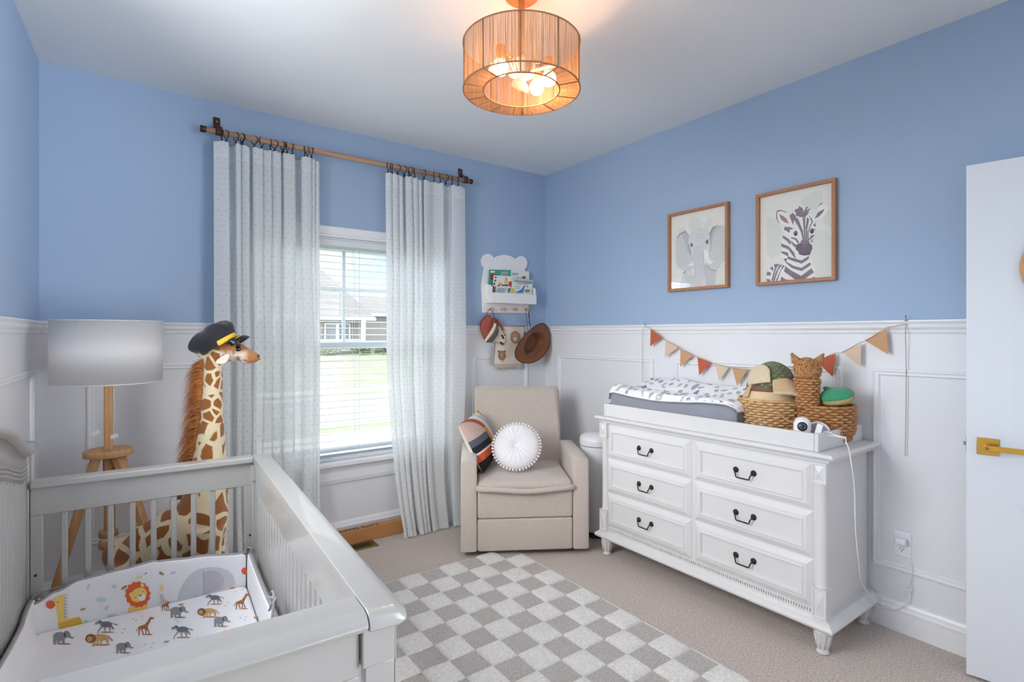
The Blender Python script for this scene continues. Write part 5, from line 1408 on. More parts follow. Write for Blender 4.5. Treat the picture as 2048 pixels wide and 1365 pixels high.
b.sphere(hc, .055, 18, 12, sc=(1, 1, .92))
for i in range(90):       # raffia strands wound round the face
    a0 = rnd.uniform(0, 2 * pi); tiltv = Vector((rnd.gauss(-.7, .5), rnd.gauss(-.35, .5), rnd.gauss(.1, .5))).normalized()
    u1 = tiltv.orthogonal().normalized(); u2 = tiltv.cross(u1); rr_ = rnd.uniform(.12, .98); lnq = rnd.uniform(1.2, 3.0); hh = sqrt(1 - rr_ * rr_)
    b.tube([hc + (tiltv * hh + (u1 * cos(a0 + lnq * k / 10) + u2 * sin(a0 + lnq * k / 10)) * rr_) * (.0575 + rnd.uniform(-.0006, .0025)) for k in range(11)], .0034, 5)
b.build('head', 'wicker', bk2, weld=False)
ED = Vector((.56, -.83, 0)) * -1      # across the face, image left
for s in (1, -1):
    b = MB(); side = Vector((-.50, .865, 0)) * s; base = hc + side * .034 + Vector((0, 0, .034)); tip = hc + side * .064 + Vector((0, 0, .076))
    side2 = Vector((-.50, .865, 0)); fwd = Vector((-.865, -.5, 0))
    for i in range(7):
        t = i / 6; c = base.lerp(tip, t); r = .025 * (1 - t) + .0035
        b.tube([c + side2 * (r * cos(2 * pi * k / 14)) + fwd * (r * .5 * sin(2 * pi * k / 14)) + Vector((0, 0, .002 * sin(k * 2.4))) for k in range(14)], .0042, 6, closed=True)
    b.tube([base, tip], [.018, .004], 8); b.build('ear', 'wicker', bk2, weld=False)
# ---------------------------------------------------------------- hats in the baskets
mat('straw', (222, 196, 154), .8, bump=(150, .5, .002, (1, 1, 6)), var=(30, .08, (1, 1, 8))); mat('brown_band', (112, 72, 50), .5); mat('fleece', (226, 204, 168), .95, bump=(170, .9, .006), sheen=.5, var=(60, .08)); mat('fleece_tan', (214, 180, 134), .95, bump=(200, .8, .005), sheen=.5)
def quilt():
    k = NT('quilted_green'); MATS['quilted_green'] = k.m
    uv = k.n('ShaderNodeUVMap'); sp = k.n('ShaderNodeSeparateXYZ'); k.l(uv.outputs[0], sp.inputs[0])
    u = k.math('MULTIPLY', sp.outputs[0], 15); v = k.math('MULTIPLY', sp.outputs[1], 7)
    def ln_(e): return k.math('ABSOLUTE', k.math('SUBTRACT', k.math('FRACT', e), .5))
    d = k.math('MINIMUM', ln_(k.math('ADD', u, v)), ln_(k.math('SUBTRACT', u, v)))
    hgt = k.math('POWER', k.math('MINIMUM', k.math('MULTIPLY', d, 3.2), 1), .6)
    c = k.mix(hgt, lin((84, 88, 56)), lin((122, 130, 84)))
    p = k.n('ShaderNodeBsdfPrincipled', Roughness=.8); k.l(c, p.inputs['Base Color']); p.inputs['Sheen Weight'].default_value = .3
    b = k.n('ShaderNodeBump', Strength=.8, Distance=.006); k.l(hgt, b.inputs['Height']); k.l(b.outputs[0], p.inputs['Normal']); k.l(p.outputs[0], k.out.inputs[0])
quilt(); mat('green_cloth', (116, 124, 78), .85)
sh_ = thing('straw_hat', 'straw hat with a brown band inside the round basket under the green trapper hat', 'hat', (BX, BY, 1.03))
b = MB(); b.lathe([(.134, 1.045), (.130, 1.062), (.118, 1.085), (.110, 1.10), (.106, 1.128), (.092, 1.142), (.05, 1.150), (0, 1.151)], (BX, BY, 0), n=48, caps=False); b.build('crown', 'straw', sh_)
b = MB(); b.lathe([(.1185, 1.090), (.1145, 1.096), (.1115, 1.112), (.1110, 1.120)], (BX, BY, 0), n=48, caps=False); b.build('hat_band', 'brown_band', sh_, solid=.003)
tr = thing('trapper_hat', 'olive green quilted trapper hat with fleece flaps on the left basket', 'hat', (BX, BY, 1.10))
TC = Vector((2.615, 1.385, 1.108)); TR = Vector((.100, .098, .122)); TT = Matrix.Rotation(rad(-10), 3, 'X') @ Matrix.Rotation(rad(8), 3, 'Y')
def sph(az, el, k=1.0, c=TC): return c + TT @ Vector((TR.x * k * cos(el) * cos(az), TR.y * k * cos(el) * sin(az), TR.z * k * sin(el)))
b = MB(); b.grid(lambda a, t: sph(2 * pi * a, lerp(-.12, pi / 2 - .001, t), 1 + .018 * (abs(sin(2 * pi * a * 1 + .9)) < .05 or t > .97)), 72, 24, uv=lambda a, t: (a, t)); b.build('crown', 'quilted_green', tr, weld=False)
b = MB(); b.tube([sph(rad(118), lerp(.1, pi / 2, k / 12), 1.012) for k in range(13)] + [sph(rad(-62), lerp(pi / 2, .1, k / 12), 1.012) for k in range(13)], .0045, 6); b.build('seam', 'green_cloth', tr)
def flap(a0, a1, e0, e1, k0, k1, nm, m, thick=.016, rnd_=.35):
    def f(a, t):
        az = rad(lerp(a0, a1, a)); u = 2 * a - 1
        lo = e0 + (e1 - e0) * 0; top_ = lerp(e0, e1, (1 - rnd_ * abs(u) ** 3.5))
        el = lerp(rad(lo), rad(top_), t); kk = lerp(k0, k1, t) + .012 * noise.noise(Vector((a * 5, t * 5, a0)))
        return sph(az, el, kk)
    b = MB(); b.grid(f, 22, 14); return b.build(nm, m, tr, weld=False, solid=thick, sub=1)
flap(118, 205, 3, 47, 1.10, 1.13, 'turned_up_flap', 'fleece')
# ear flap hanging out over the basket rim
def earf(a, t):
    az = rad(lerp(208, 296, a)); el = lerp(.12, -.26, t) ; p = sph(az, el, 1.06 + .50 * t)
    return p + Vector((0, 0, -.014 * t * (1 - (2 * a - 1) ** 2) + .010 * sin(a * 5)))
b = MB(); b.grid(earf, 22, 14); b.build('ear_flap', 'fleece_tan', tr, weld=False, solid=.010, sub=1)
b = MB(); b.tube([earf(k / 30, 1.0) for k in range(31)], .0085, 8); b.build('flap_trim', 'fleece', tr)
def earb(a, t):
    az = rad(lerp(86, 148, a)); el = lerp(.08, -.32, t); return sph(az, el, 1.06 + .36 * t)
b = MB(); b.grid(earb, 16, 12); b.build('ear_flap', 'fleece_tan', tr, weld=False, solid=.012, sub=1)
b = MB(); e0_ = earf(.92, 1.0); b.tube(smoothpath([e0_, e0_ + Vector((-.012, -.012, -.012)), e0_ + Vector((-.014, -.020, -.045)), e0_ + Vector((-.008, -.016, -.072))]), [.013] * 19, 8, flat=.35); b.build('chin_strap', 'green_cloth', tr)
mat('knit_green', (58, 150, 108), .9, bump=(220, .7, .003), sheen=.3, var=(40, .12)); mat('knit_tan', (186, 162, 108), .9, bump=(160, .8, .004))
kn = thing('knit_hat', 'small green hat with a tan ribbed underside in the cat basket', 'hat', (2.64, 1.10, 1.05))
kc = Vector((2.690, 1.118, 1.056)); KT = Matrix.Scale(.80, 3) @ Matrix.Rotation(rad(-8), 3, 'X') @ Matrix.Rotation(rad(-14), 3, 'Y')
def ks(r, z, a): return kc + KT @ Vector((r * cos(a), r * 1.0 * sin(a), z))
b = MB(); pr_ = [(.088, .026), (.092, .036), (.084, .052), (.064, .068), (.038, .078), (.012, .080), (.0, .080)]
b.loft([[ks(r, z, 2 * pi * k / 36) for k in range(36)] for r, z in pr_], True, False); b.build('crown', 'knit_green', kn)
b = MB(); pr_ = [(.05, -.010), (.072, -.007), (.085, .006), (.0885, .028)]
b.loft([[ks(r * (1 + .012 * (k % 2)), z, 2 * pi * k / 72) for k in range(72)] for r, z in pr_], True, True); b.build('ribbed_underside', 'knit_tan', kn)
b = MB(); c_ = kc + KT @ Vector((-.01, .034, .084)); b.sphere(c_, .012, 10, 8, sc=(1.1, 1.6, .8)); b.build('topknot', 'knit_green', kn)
mat('card_yellow', (190, 180, 84), .6); mat('card_dark', (96, 92, 70), .6); mat('teal_toy', (36, 140, 126), .5)
cd = thing('framed_card', 'small yellow bordered card tucked in behind the cat basket neck', 'card', (2.76, 1.31, .875))
q = onx(1612, 789, 2.76)
b = MB(); b.frame((2.76, 0, 0), (0, 1, 0), (0, 0, 1), (-1, 0, 0), q.y - .042, q.y + .020, .875, 1.096, [(0, 0), (0, .006), (.009, .006), (.011, .003), (.011, 0)]); b.build('border', 'card_yellow', cd)
b = MB(); b.box(2.757, 2.76, q.y - .034, q.y + .012, .884, 1.088); b.build('card', 'card_dark', cd)
q = onx(1615, 792, 2.68); b = MB(); b.sphere((2.68, q.y, q.z), .014, 14, 10, sc=(1, .9, 1.3)); b.sphere((2.682, q.y + .004, q.z - .03), .022, 14, 10); b.build('toy', 'teal_toy', label='small teal toy peeking out of the cat basket beside its neck', cat='toy', weld=False)
# ---------------------------------------------------------------- baby monitor and cord
mc = onx(1604, 852, 2.452); mc = Vector((2.455, mc.y, 0)); face = Vector((-mc.x, -mc.y, .25)).normalized()
mn = thing('baby_monitor', 'white round baby monitor camera at the front corner of the changing tray', 'camera', (mc.x, mc.y, .872))
b = MB(); b.lathe([(.0, .8725), (.030, .8725), (.034, .878), (.0365, .92), (.0365, .958), (.0345, .974), (.028, .988), (.016, .997), (0, 1.0)], (mc.x, mc.y, 0), n=36, caps=False); b.build('housing', 'white_plastic', mn)
fc = Vector((mc.x, mc.y, .960)) + Vector((face.x, face.y, 0)).normalized() * .0315
b = MB(); fd = Vector((face.x + .12, face.y, .12)).normalized(); b.lathe([(.0, .004), (.008, .0075), (.0195, .006), (.0205, .002), (.019, -.008)], fc, fd, 28, caps=False); l_ = b.build('lens_face', 'black_plastic', mn)
b = MB(); b.lathe([(.0100, .0070), (.0112, .0085), (.0122, .0070)], fc, fd, 28, caps=False); b.build('lens_ring', 'steel', l_)
b = MB(); b.lathe([(.0, .0098), (.005, .0092), (.0085, .0070)], fc, fd, 20, caps=False); b.build('lens', 'lens_glass', l_)
dc = onx(1643, 866, 2.470); dn = Vector((-.88, -.42, .16)).normalized()
ds_ = thing('camera_base', 'round white base disc with grey face leaning beside the monitor in the tray', 'base', (dc.x, dc.y, .8725))
cz = .934; c_ = Vector((2.532, 1.136, .923))
b = MB(); b.lathe([(.0, -.006), (.048, -.006), (.051, -.003), (.051, .004), (.048, .007), (.043, .007), (.042, .003)], c_, dn, 44, caps=False); b.build('rim', 'white_plastic', ds_)
b = MB(); b.lathe([(.0, .0035), (.0425, .0035)], c_, dn, 44, caps=False); b.build('face', 'grey_plastic', ds_)
pc = smoothpath([Vector((mc.x + .03, mc.y - .01, .90)), (2.480, 1.115, .935), (2.480, 1.083, .9425), (2.484, 1.060, .938), onx(1692, 885, 2.48), onx(1703, 930, 2.47), onx(1709, 984, 2.50), onx(1711, 1060, 2.52), onx(1717, 1122, 2.57), onx(1721, 1158, 2.62), onx(1728, 1178, 2.68), onx(1739, 1202, 2.77), onx(1759, 1214, 2.85), onx(1792, 1219, 2.858), onx(1817, 1202, 2.862), onx(1818, 1186, 2.866)], 8)
for p in pc: p.y = min(p.y, 1.0 if p.z < .93 and p.z > .06 and p.x < 2.80 else p.y)
pw = mn
b = MB(); b.tube(pc, .0022, 6)
Zc = lambda a, c, x=2.868: onx(1740 + a / 4.405, 1020 + c / 4.405, x)
b.tube(smoothpath([Zc(350, 455), Zc(362, 510), Zc(370, 575), Zc(350, 630), Zc(330, 668), Zc(318, 690), Zc(350, 712), Zc(372, 690), Zc(345, 660), Zc(310, 640), Zc(280, 628)], 6), .0018, 5)
b.tube(smoothpath([Zc(345, 780), Zc(350, 735), Zc(372, 706), Zc(320, 712), Zc(275, 722)], 6), .0016, 5); b.tube(smoothpath([Zc(340, 715), Zc(300, 755), Zc(255, 790), Zc(215, 815), Zc(190, 825)], 6), .0016, 5)
b.tube(smoothpath([Zc(330, 700), Zc(330, 740), Zc(260, 745), Zc(205, 760), Zc(190, 775)], 6), .0014, 5)
b.build('cable', 'cord_white', pw, weld=False)
b = MB(); q = onx(1637, 860, 2.452); 
for (pp, m_) in (((q + Vector((.0, .018, -.020)), q + Vector((.0, -.006, -.026)), q + Vector((.012, -.014, .020)), q + Vector((.008, .008, .026))), 0),):
    b.hexa([*pp, *[p + Vector((.0008, 0, .0004)) for p in pp]])
b.build('paper_tag', 'paper', pw)
def outlet(name, label, c, U, N):
    c, U, N = Vector(c), Vector(U), Vector(N); Z = Vector((0, 0, 1)); o = thing(name, label, 'outlet', c)
    b = MB(); b.frame(c, U, Z, N, -.036, .036, -.058, .058, [(0, 0), (.002, .004), (.006, .006), (.036, .006)]); b.build('wall_plate', 'white_plastic', o, weld=False)
    for dz in (-.020, .020):
        b = MB(); pts = [c + N * .006 + U * (.0165 * max(-.8, min(.8, cos(2 * pi * k / 20) * 1.1)) / .9) + Z * (dz + .0145 * sin(2 * pi * k / 20)) for k in range(20)]; b.prism(pts, N * .0022); r_ = b.build('receptacle', 'white_plastic', o)
        b = MB()
        for du in (-.0065, .0065): p = c + N * .0083 + U * du + Z * (dz + .004); b.hexa([p + U * i * .0011 + N * j + Z * k for k in (-.0045, .0045) for i, j in ((-1, 0), (1, 0), (1, .0004), (-1, .0004))])
        b.lathe([(.0, .0004), (.0024, .0004), (.0024, 0)], c + N * .0083 + Z * (dz - .006), N, 10, caps=False); b.build('slots', 'black_plastic', r_, weld=False)
    return o
op = onx(1740 + 284 / 4.405, 1020 + 310 / 4.405, 2.88)
outlet('wall_outlet', 'white wall outlet low on the right wall beside the door', (XR, op.y, op.z), (0, 1, 0), (-1, 0, 0))
outlet('wall_outlet', 'white wall outlet behind the crib and giraffe under the panelled window wall', ony(277, 1034, YB)[:], (1, 0, 0), (0, -1, 0))
b = MB(); rbox(b, XR - .042, XR - .0085, op.y - .024, op.y + .018, op.z + .008, op.z + .036, .006); b.build('power_adapter', 'white_plastic', label='small white plug adapter in the upper socket of the right wall outlet', cat='plug')
# ---------------------------------------------------------------- bunting
mat('felt_rust', (186, 92, 62), .8); mat('felt_beige', (214, 188, 164), .8); mat('felt_tan', (196, 152, 112), .8); mat('twine', (176, 160, 140), .8); mat('twine_white', (226, 222, 216), .8)
XB = 2.852
bt = thing('bunting', 'triangle pennant garland in rust, beige and tan strung on the right wall over the dresser', 'garland', (XB, 1.6, 1.2))
ZB = lambda a, c, x=XB: onx(1260 + a / 3.413, 640 + c / 3.413, x)
tris = [('rust', (142, 62), (218, 120), (142, 182)), ('beige', (243, 140), (333, 185), (243, 255)), ('tan', (345, 197), (432, 243), (347, 322)), ('rust', (461, 253), (555, 290), (477, 380)), ('beige', (580, 298), (675, 325), (612, 418)), ('tan', (697, 325), (805, 340), (735, 450)),
        ('rust', (843, 335), (940, 338), (880, 440)), ('beige', (975, 338), (1080, 322), (1040, 440)), ('tan', (1115, 318), (1210, 290), (1215, 440)), ('rust', (1268, 278), (1405, 230), (1388, 390)), ('beige', (1443, 218), (1580, 158), (1578, 320)), ('tan', (1602, 140), (1752, 62), (1765, 237))]
sp_pts = [ZB(105, 45, 2.858)]
for cname, p, q, t in tris:
    b = MB(); w = [ZB(*p), ZB(*q), ZB(*t)]; b.prism([v + Vector((-.006 * (i == 2), 0, 0)) for i, v in enumerate(w)], (-.0012, 0, 0))
    o = b.build('pennant', 'felt_' + cname, bt); o['label'] = cname + ' pennant'
    sp_pts += [ZB(p[0] + 6, p[1] + 5, XB - .003), ZB(q[0] - 12, q[1] - 2, XB - .003)]
sp_pts += [ZB(1800, 45, 2.855), ZB(1885, 30, 2.860)]
b = MB(); b.tube(smoothpath(sp_pts, 3), .0016, 5)
b.tube(smoothpath([ZB(105, 45, 2.858), ZB(88, 65, 2.856), ZB(83, 200, 2.868), ZB(84, 430, 2.87)], 6), .0014, 5)
b.tube(smoothpath([ZB(1885, 30, 2.858), ZB(1880, 90, 2.856), onx(1812, 720, 2.868), onx(1812, 800, 2.87), onx(1811, 870, 2.87), onx(1810, 913, 2.87)], 6), .0017, 5); b.build('twine', 'twine', bt, weld=False)
b = MB()
for a, c in ((105, 45), (1885, 30)): b.lathe([(.0, .0), (.006, .0), (.006, .004), (.002, .006), (.002, .022), (.005, .024), (0, .025)], Vector((XR - .024, ZB(a, c, 2.86).y, 1.431)) + Vector((0, 0, 0)), (-.3, 0, 1), 10, caps=False)
b.build('pin', 'steel', bt, weld=False)
# ---------------------------------------------------------------- framed prints
for nm, c in (('art_paper', (232, 232, 224)), ('art_leaf', (222, 225, 214)), ('art_stripe', (136, 124, 132)), ('art_muzzle', (120, 102, 114)), ('art_ear', (166, 134, 136)), ('art_dark', (92, 82, 90)), ('art_white', (240, 239, 234)),
              ('art_g1', (206, 208, 209)), ('art_g2', (215, 216, 217)), ('art_g3', (198, 200, 202)), ('art_fold', (160, 162, 166)), ('art_soft', (190, 192, 195))): mat(nm, c, .7)
def pane_mat():
    k = NT('picture_glass'); MATS['picture_glass'] = k.m
    t = k.n('ShaderNodeBsdfTransparent'); g = k.n('ShaderNodeBsdfGlossy', Roughness=.03); lw_ = k.n('ShaderNodeLayerWeight', Blend=.5); fr = k.math('ADD', k.math('MULTIPLY', k.math('POWER', lw_.outputs['Facing'], 5), .9), .045); ms = k.n('ShaderNodeMixShader')
    k.l(fr, ms.inputs[0]); k.l(t.outputs[0], ms.inputs[1]); k.l(g.outputs[0], ms.inputs[2]); k.l(ms.outputs[0], k.out.inputs[0])
pane_mat()
def picture(label, y0, y1, z0, z1, art, zf, mats):
    p = thing('framed_print', label, 'picture', (XR, (y0 + y1) / 2, z0), 0, 'framed animal prints')
    b = MB(); b.frame((XR - .001, 0, 0), (0, 1, 0), (0, 0, 1), (-1, 0, 0), y0, y1, z0, z1, [(0, 0), (0, .030), (.001, .031), (.0165, .031), (.0175, .030), (.0175, .0)]); b.build('frame', 'frame_wood', p)
    b = MB(); XA = XR - .012; b.box(XA, XR - .002, y0 + .0176, y1 - .0176, z0 + .0176, z1 - .0176, 0)
    for i, (mi, pts) in enumerate(art):
        q = [onx(*zf(a, c), XA) for a, c in pts]
        q = [Vector((XA - .0003 - .00005 * i, min(max(v.y, y0 + .018), y1 - .018), min(max(v.z, z0 + .018), z1 - .018))) for v in q]; b.poly(q, mi)
    b.build('print', mats, p, weld=False)
    b = MB(); b.poly([(XR - .023, y1 - .0172, z0 + .0172), (XR - .023, y0 + .0172, z0 + .0172), (XR - .023, y0 + .0172, z1 - .0172), (XR - .023, y1 - .0172, z1 - .0172)]); b.build('glass', 'picture_glass', p)
AZ = ['art_paper', 'art_leaf', 'art_stripe', 'art_muzzle', 'art_ear', 'art_dark', 'art_white']
zebra = [(1, [(600, 260), (700, 200), (820, 180), (830, 300), (760, 400), (650, 360), (560, 320)]), (1, [(190, 480), (280, 470), (360, 620), (350, 900), (250, 960), (190, 900)]), (1, [(720, 640), (830, 620), (930, 700), (930, 1160), (760, 1180), (700, 900)]), (1, [(830, 440), (900, 400), (930, 600), (840, 560)]),
  (6, [(395, 600), (470, 440), (560, 360), (650, 380), (740, 500), (745, 640), (715, 760), (720, 850), (680, 920), (700, 1060), (745, 1190), (190, 1215), (195, 1120), (260, 1030), (400, 1010), (360, 930), (355, 780), (390, 690)]),
  (5, [(298, 430), (320, 402), (365, 404), (418, 424), (418, 432), (366, 413), (324, 413), (306, 435), (312, 500), (335, 548), (328, 548), (302, 500)]), (6, [(308, 440), (324, 416), (366, 416), (416, 434), (450, 560), (420, 590), (340, 545), (314, 500)]), (4, [(328, 446), (380, 468), (418, 500), (443, 556), (395, 540), (352, 508)]),
  (5, [(770, 366), (800, 328), (845, 314), (800, 342)]), (6, [(735, 510), (770, 380), (840, 330), (900, 370), (880, 430), (820, 500)]), (2, [(735, 502), (770, 430), (848, 385), (832, 425), (790, 472)]), (1, [(820, 500), (880, 430), (890, 400), (880, 470)]),
  (2, [(555, 355), (600, 378), (612, 425), (640, 362), (660, 360), (642, 405), (692, 376), (652, 440), (692, 406), (630, 482), (575, 482), (520, 462), (525, 440), (503, 402), (555, 378)]),
  (2, [(450, 466), (490, 430), (522, 470), (532, 510), (545, 590), (525, 550), (505, 512), (492, 572), (470, 520)]),
  (2, [(540, 480), (572, 560), (604, 640), (624, 775), (606, 775), (584, 662), (552, 592), (528, 512)]), (2, [(600, 485), (630, 485), (628, 640), (642, 775), (624, 775), (612, 640)]), (2, [(652, 478), (632, 600), (642, 765), (656, 765), (652, 620), (674, 510)]),
  (2, [(668, 458), (704, 500), (718, 538), (692, 582), (668, 652), (672, 765), (660, 765), (656, 650), (682, 575), (702, 538), (690, 505)]), (2, [(395, 592), (455, 594), (498, 612), (455, 626), (450, 662), (420, 640), (388, 626)]),
  (5, ell(520, 667, 22, 30, 16)), (5, ell(705, 640, 24, 31, 16)), (5, [(482, 652), (500, 658), (500, 664)]), (5, [(722, 624), (752, 612), (728, 634)]), (6, ell(513, 655, 5, 6, 8)), (6, ell(698, 628, 5, 6, 8)),
  (3, [(528, 802), (560, 778), (612, 787), (682, 783), (706, 800), (713, 840), (692, 882), (682, 912), (612, 920), (560, 906), (550, 872), (521, 850)]), (2, [(585, 745), (665, 742), (685, 785), (570, 785)]), (4, [(600, 812), (650, 808), (640, 818), (610, 820)]), (5, [(560, 890), (620, 900), (680, 888), (676, 896), (620, 908), (562, 898)]),
  (2, [(380, 690), (442, 728), (472, 780), (456, 792), (430, 762), (370, 714)]), (2, [(357, 780), (440, 813), (500, 880), (524, 955), (488, 922), (440, 850), (358, 818)]), (2, [(358, 868), (432, 884), (442, 932), (362, 892)]), (2, [(382, 955), (427, 950), (410, 1002)]),
  (2, [(428, 928), (590, 975), (673, 922), (669, 958), (590, 1010), (500, 985), (430, 956)]), (2, [(418, 990), (500, 1038), (590, 1060), (686, 994), (690, 1028), (590, 1097), (480, 1062), (413, 1006)]), (2, [(405, 1040), (470, 1090), (585, 1150), (700, 1064), (727, 1110), (622, 1192), (518, 1194), (388, 1100)]),
  (2, [(228, 1062), (258, 1040), (272, 1080), (255, 1092)]), (2, [(272, 1020), (302, 1018), (286, 1062)]), (2, [(305, 1014), (337, 1014), (300, 1060), (258, 1212), (246, 1202), (278, 1080)]), (2, [(340, 1024), (374, 1021), (322, 1080), (278, 1212), (264, 1206), (300, 1100)]), (2, [(376, 1029), (400, 1034), (352, 1090), (314, 1203), (295, 1208)]),
  (2, [(188, 1146), (200, 1098), (242, 1116), (236, 1146)]), (2, [(188, 1184), (226, 1190), (242, 1216), (192, 1212)]), (2, [(360, 1158), (402, 1190), (445, 1197), (350, 1207)]), (2, [(690, 1190), (740, 1160), (742, 1186)]),
  (2, [(468, 708), (532, 724), (563, 770), (545, 782), (518, 740), (474, 726)]), (2, [(736, 684), (700, 688), (668, 742), (690, 737), (732, 696)]), (2, [(727, 728), (704, 740), (690, 772), (706, 767)]), (2, [(747, 545), (718, 577), (747, 592)]), (2, [(460, 740), (500, 780), (535, 800), (520, 830), (490, 800)])]
picture('larger wood framed zebra print on the blue wall, nearer the door', 1.198, 1.612, 1.642, 2.152, zebra, lambda a, c: (1500 + a / 5.69, 350 + c / 5.69), AZ)
AE = ['art_paper', 'art_leaf', 'art_g1', 'art_g2', 'art_g3', 'art_fold', 'art_white', 'art_dark', 'art_soft']
eleph = [(1, [(370, 440), (372, 320), (420, 272), (500, 300), (560, 370), (530, 425), (430, 455)]), (1, [(560, 420), (600, 330), (650, 290), (685, 318), (682, 390), (620, 445)]), (1, [(240, 430), (330, 420), (330, 470), (240, 520)]), (1, [(720, 960), (850, 880), (860, 1170), (730, 1190)]),
  (2, [(215, 550), (260, 500), (330, 468), (375, 540), (370, 620), (395, 770), (420, 860), (440, 950), (390, 1000), (300, 985), (225, 945), (205, 850), (203, 600)]), (2, [(638, 500), (680, 418), (745, 385), (840, 402), (852, 850), (800, 900), (740, 992), (650, 962), (590, 900), (640, 760), (655, 640)]),
  (5, [(215, 552), (262, 498), (330, 464), (380, 530), (374, 545), (328, 492), (270, 520), (222, 566)]), (8, [(290, 520), (338, 490), (378, 540), (371, 622), (395, 772), (360, 740), (320, 600)]), (8, [(640, 498), (690, 425), (790, 405), (720, 470), (690, 560), (672, 700), (640, 800), (652, 640)]), (5, [(638, 500), (682, 420), (748, 392), (700, 445), (668, 510), (662, 620), (652, 640)]),
  (3, [(330, 1000), (735, 985), (715, 1192), (250, 1218), (300, 990)]), (4, [(580, 900), (650, 960), (735, 990), (715, 1192), (600, 1196), (585, 1060)]), (3, [(388, 500), (430, 448), (530, 422), (622, 448), (640, 500), (655, 600), (642, 750), (570, 750), (450, 710), (400, 775), (368, 640), (376, 540)]),
  (2, [(450, 690), (560, 720), (562, 880), (587, 1060), (520, 1150), (400, 1167), (320, 1122), (306, 1022), (350, 1000), (370, 1060), (440, 1080), (465, 1040), (440, 900), (405, 800)]), (8, [(404, 800), (412, 800), (446, 900), (472, 1040), (444, 1086), (368, 1066), (352, 1004), (372, 1055), (438, 1074), (460, 1036), (436, 900)]),
  (8, [(560, 730), (570, 730), (575, 880), (596, 1060), (586, 1066), (562, 880)]), (8, [(470, 520), (560, 510), (560, 516), (470, 527)]), (8, [(460, 560), (580, 548), (580, 554), (460, 568)]), (8, [(430, 830), (540, 815), (540, 821), (432, 838)]), (8, [(440, 690), (560, 660), (560, 668), (446, 698)]), (5, [(652, 960), (740, 984), (744, 998), (650, 974), (600, 915), (606, 905)]),
  (5, [(300, 1010), (330, 990), (352, 992), (310, 1028)]), (5, [(368, 640), (380, 640), (408, 770), (400, 800), (392, 772)]), (6, [(564, 722), (612, 710), (632, 800), (652, 858), (702, 852), (662, 906), (612, 882), (580, 800)]), (6, [(430, 868), (440, 912), (400, 932), (358, 915), (400, 903)]),
  (7, ell(413, 650, 15, 26, 14)), (7, ell(613, 612, 17, 28, 14)), (7, [(625, 590), (640, 570), (634, 595)]), (6, ell(408, 640, 4, 5, 8)), (6, ell(607, 602, 4, 5, 8)), (8, [(355, 1165), (365, 1165), (365, 1205), (355, 1205)]), (8, [(498, 1165), (504, 1165), (504, 1198), (498, 1198)]), (8, [(604, 1060), (608, 1060), (604, 1194), (598, 1194)])]
picture('smaller wood framed elephant print on the blue wall, farther from the door', 1.784, 2.213, 1.647, 2.152, eleph, lambda a, c: (1320 + a / 6.5, 390 + c / 6.5), AE)
# ---------------------------------------------------------------- bear shelf with pegs
mat('shelf_white', (236, 234, 232), .4)
ZS = lambda a, c: (950 + a / 9.75, 500 + c / 9.75)
S0 = lambda a, c, y=YB - .016: ony(*ZS(a, c), y)
bs = thing('bear_shelf', 'white bear shaped wall shelf with book ledge and four wooden pegs', 'shelf', (2.46, YB, 1.54))
out_ = [(155, 1230), (145, 1000), (135, 700), (150, 560), (195, 352), (150, 300), (130, 235), (132, 180), (155, 125), (195, 92), (250, 74), (305, 86), (345, 122), (370, 152), (430, 122), (500, 102), (570, 95), (640, 102), (710, 125), (770, 160), (797, 180), (830, 142), (885, 118), (940, 126), (985, 155), (1015, 205), (1025, 265), (1010, 335), (970, 392), (1015, 480), (1036, 560), (1042, 700), (1050, 1238)]
b = MB(); b.prism([S0(*p) for p in out_], (0, .015, 0)); b.build('back_panel', 'shelf_white', bs, bevel=.002)
YFt = YB - .105
lz0, lz1 = S0(760, 1048, YFt).z, S0(760, 852, YFt).z
lx0, lx1 = S0(335, 950, YFt).x, S0(1200, 950, YFt).x
sz1 = S0(235, 690, YB - .05).z
b = MB(); b.box(lx0, lx1, YFt, YFt + .010, lz0, lz1); b.build('front_ledge', 'shelf_white', bs, bevel=.002)
for x in (lx0, lx1 - .010):
    b = MB(); b.prism([(x, YFt + .010, lz0), (x, YB - .016, lz0), (x, YB - .016, sz1 + .01), (x, YB - .03, sz1 + .012), (x, YFt + .026, sz1), (x, YFt + .010, sz1 - .014)], (.010, 0, 0)); b.build('side_panel', 'shelf_white', bs)
b = MB(); b.box(lx0 + .010, lx1 - .010, YFt + .010, YB - .016, lz0, lz0 + .010); b.build('shelf_board', 'shelf_white', bs)
pegx = []
for a in (345, 575, 805, 1035):
    p = S0(a, 1160, YB - .062); pegx.append(p)
    b = MB(); b.lathe([(.0075, .0), (.0075, .018), (.0062, .030), (.010, .036), (.0145, .042), (.0150, .047), (.0125, .0505), (.0, .0515)], (p.x, YB - .0155, p.z), (0, -1, 0), 18, caps=False); b.build('peg', 'peg_wood', bs)
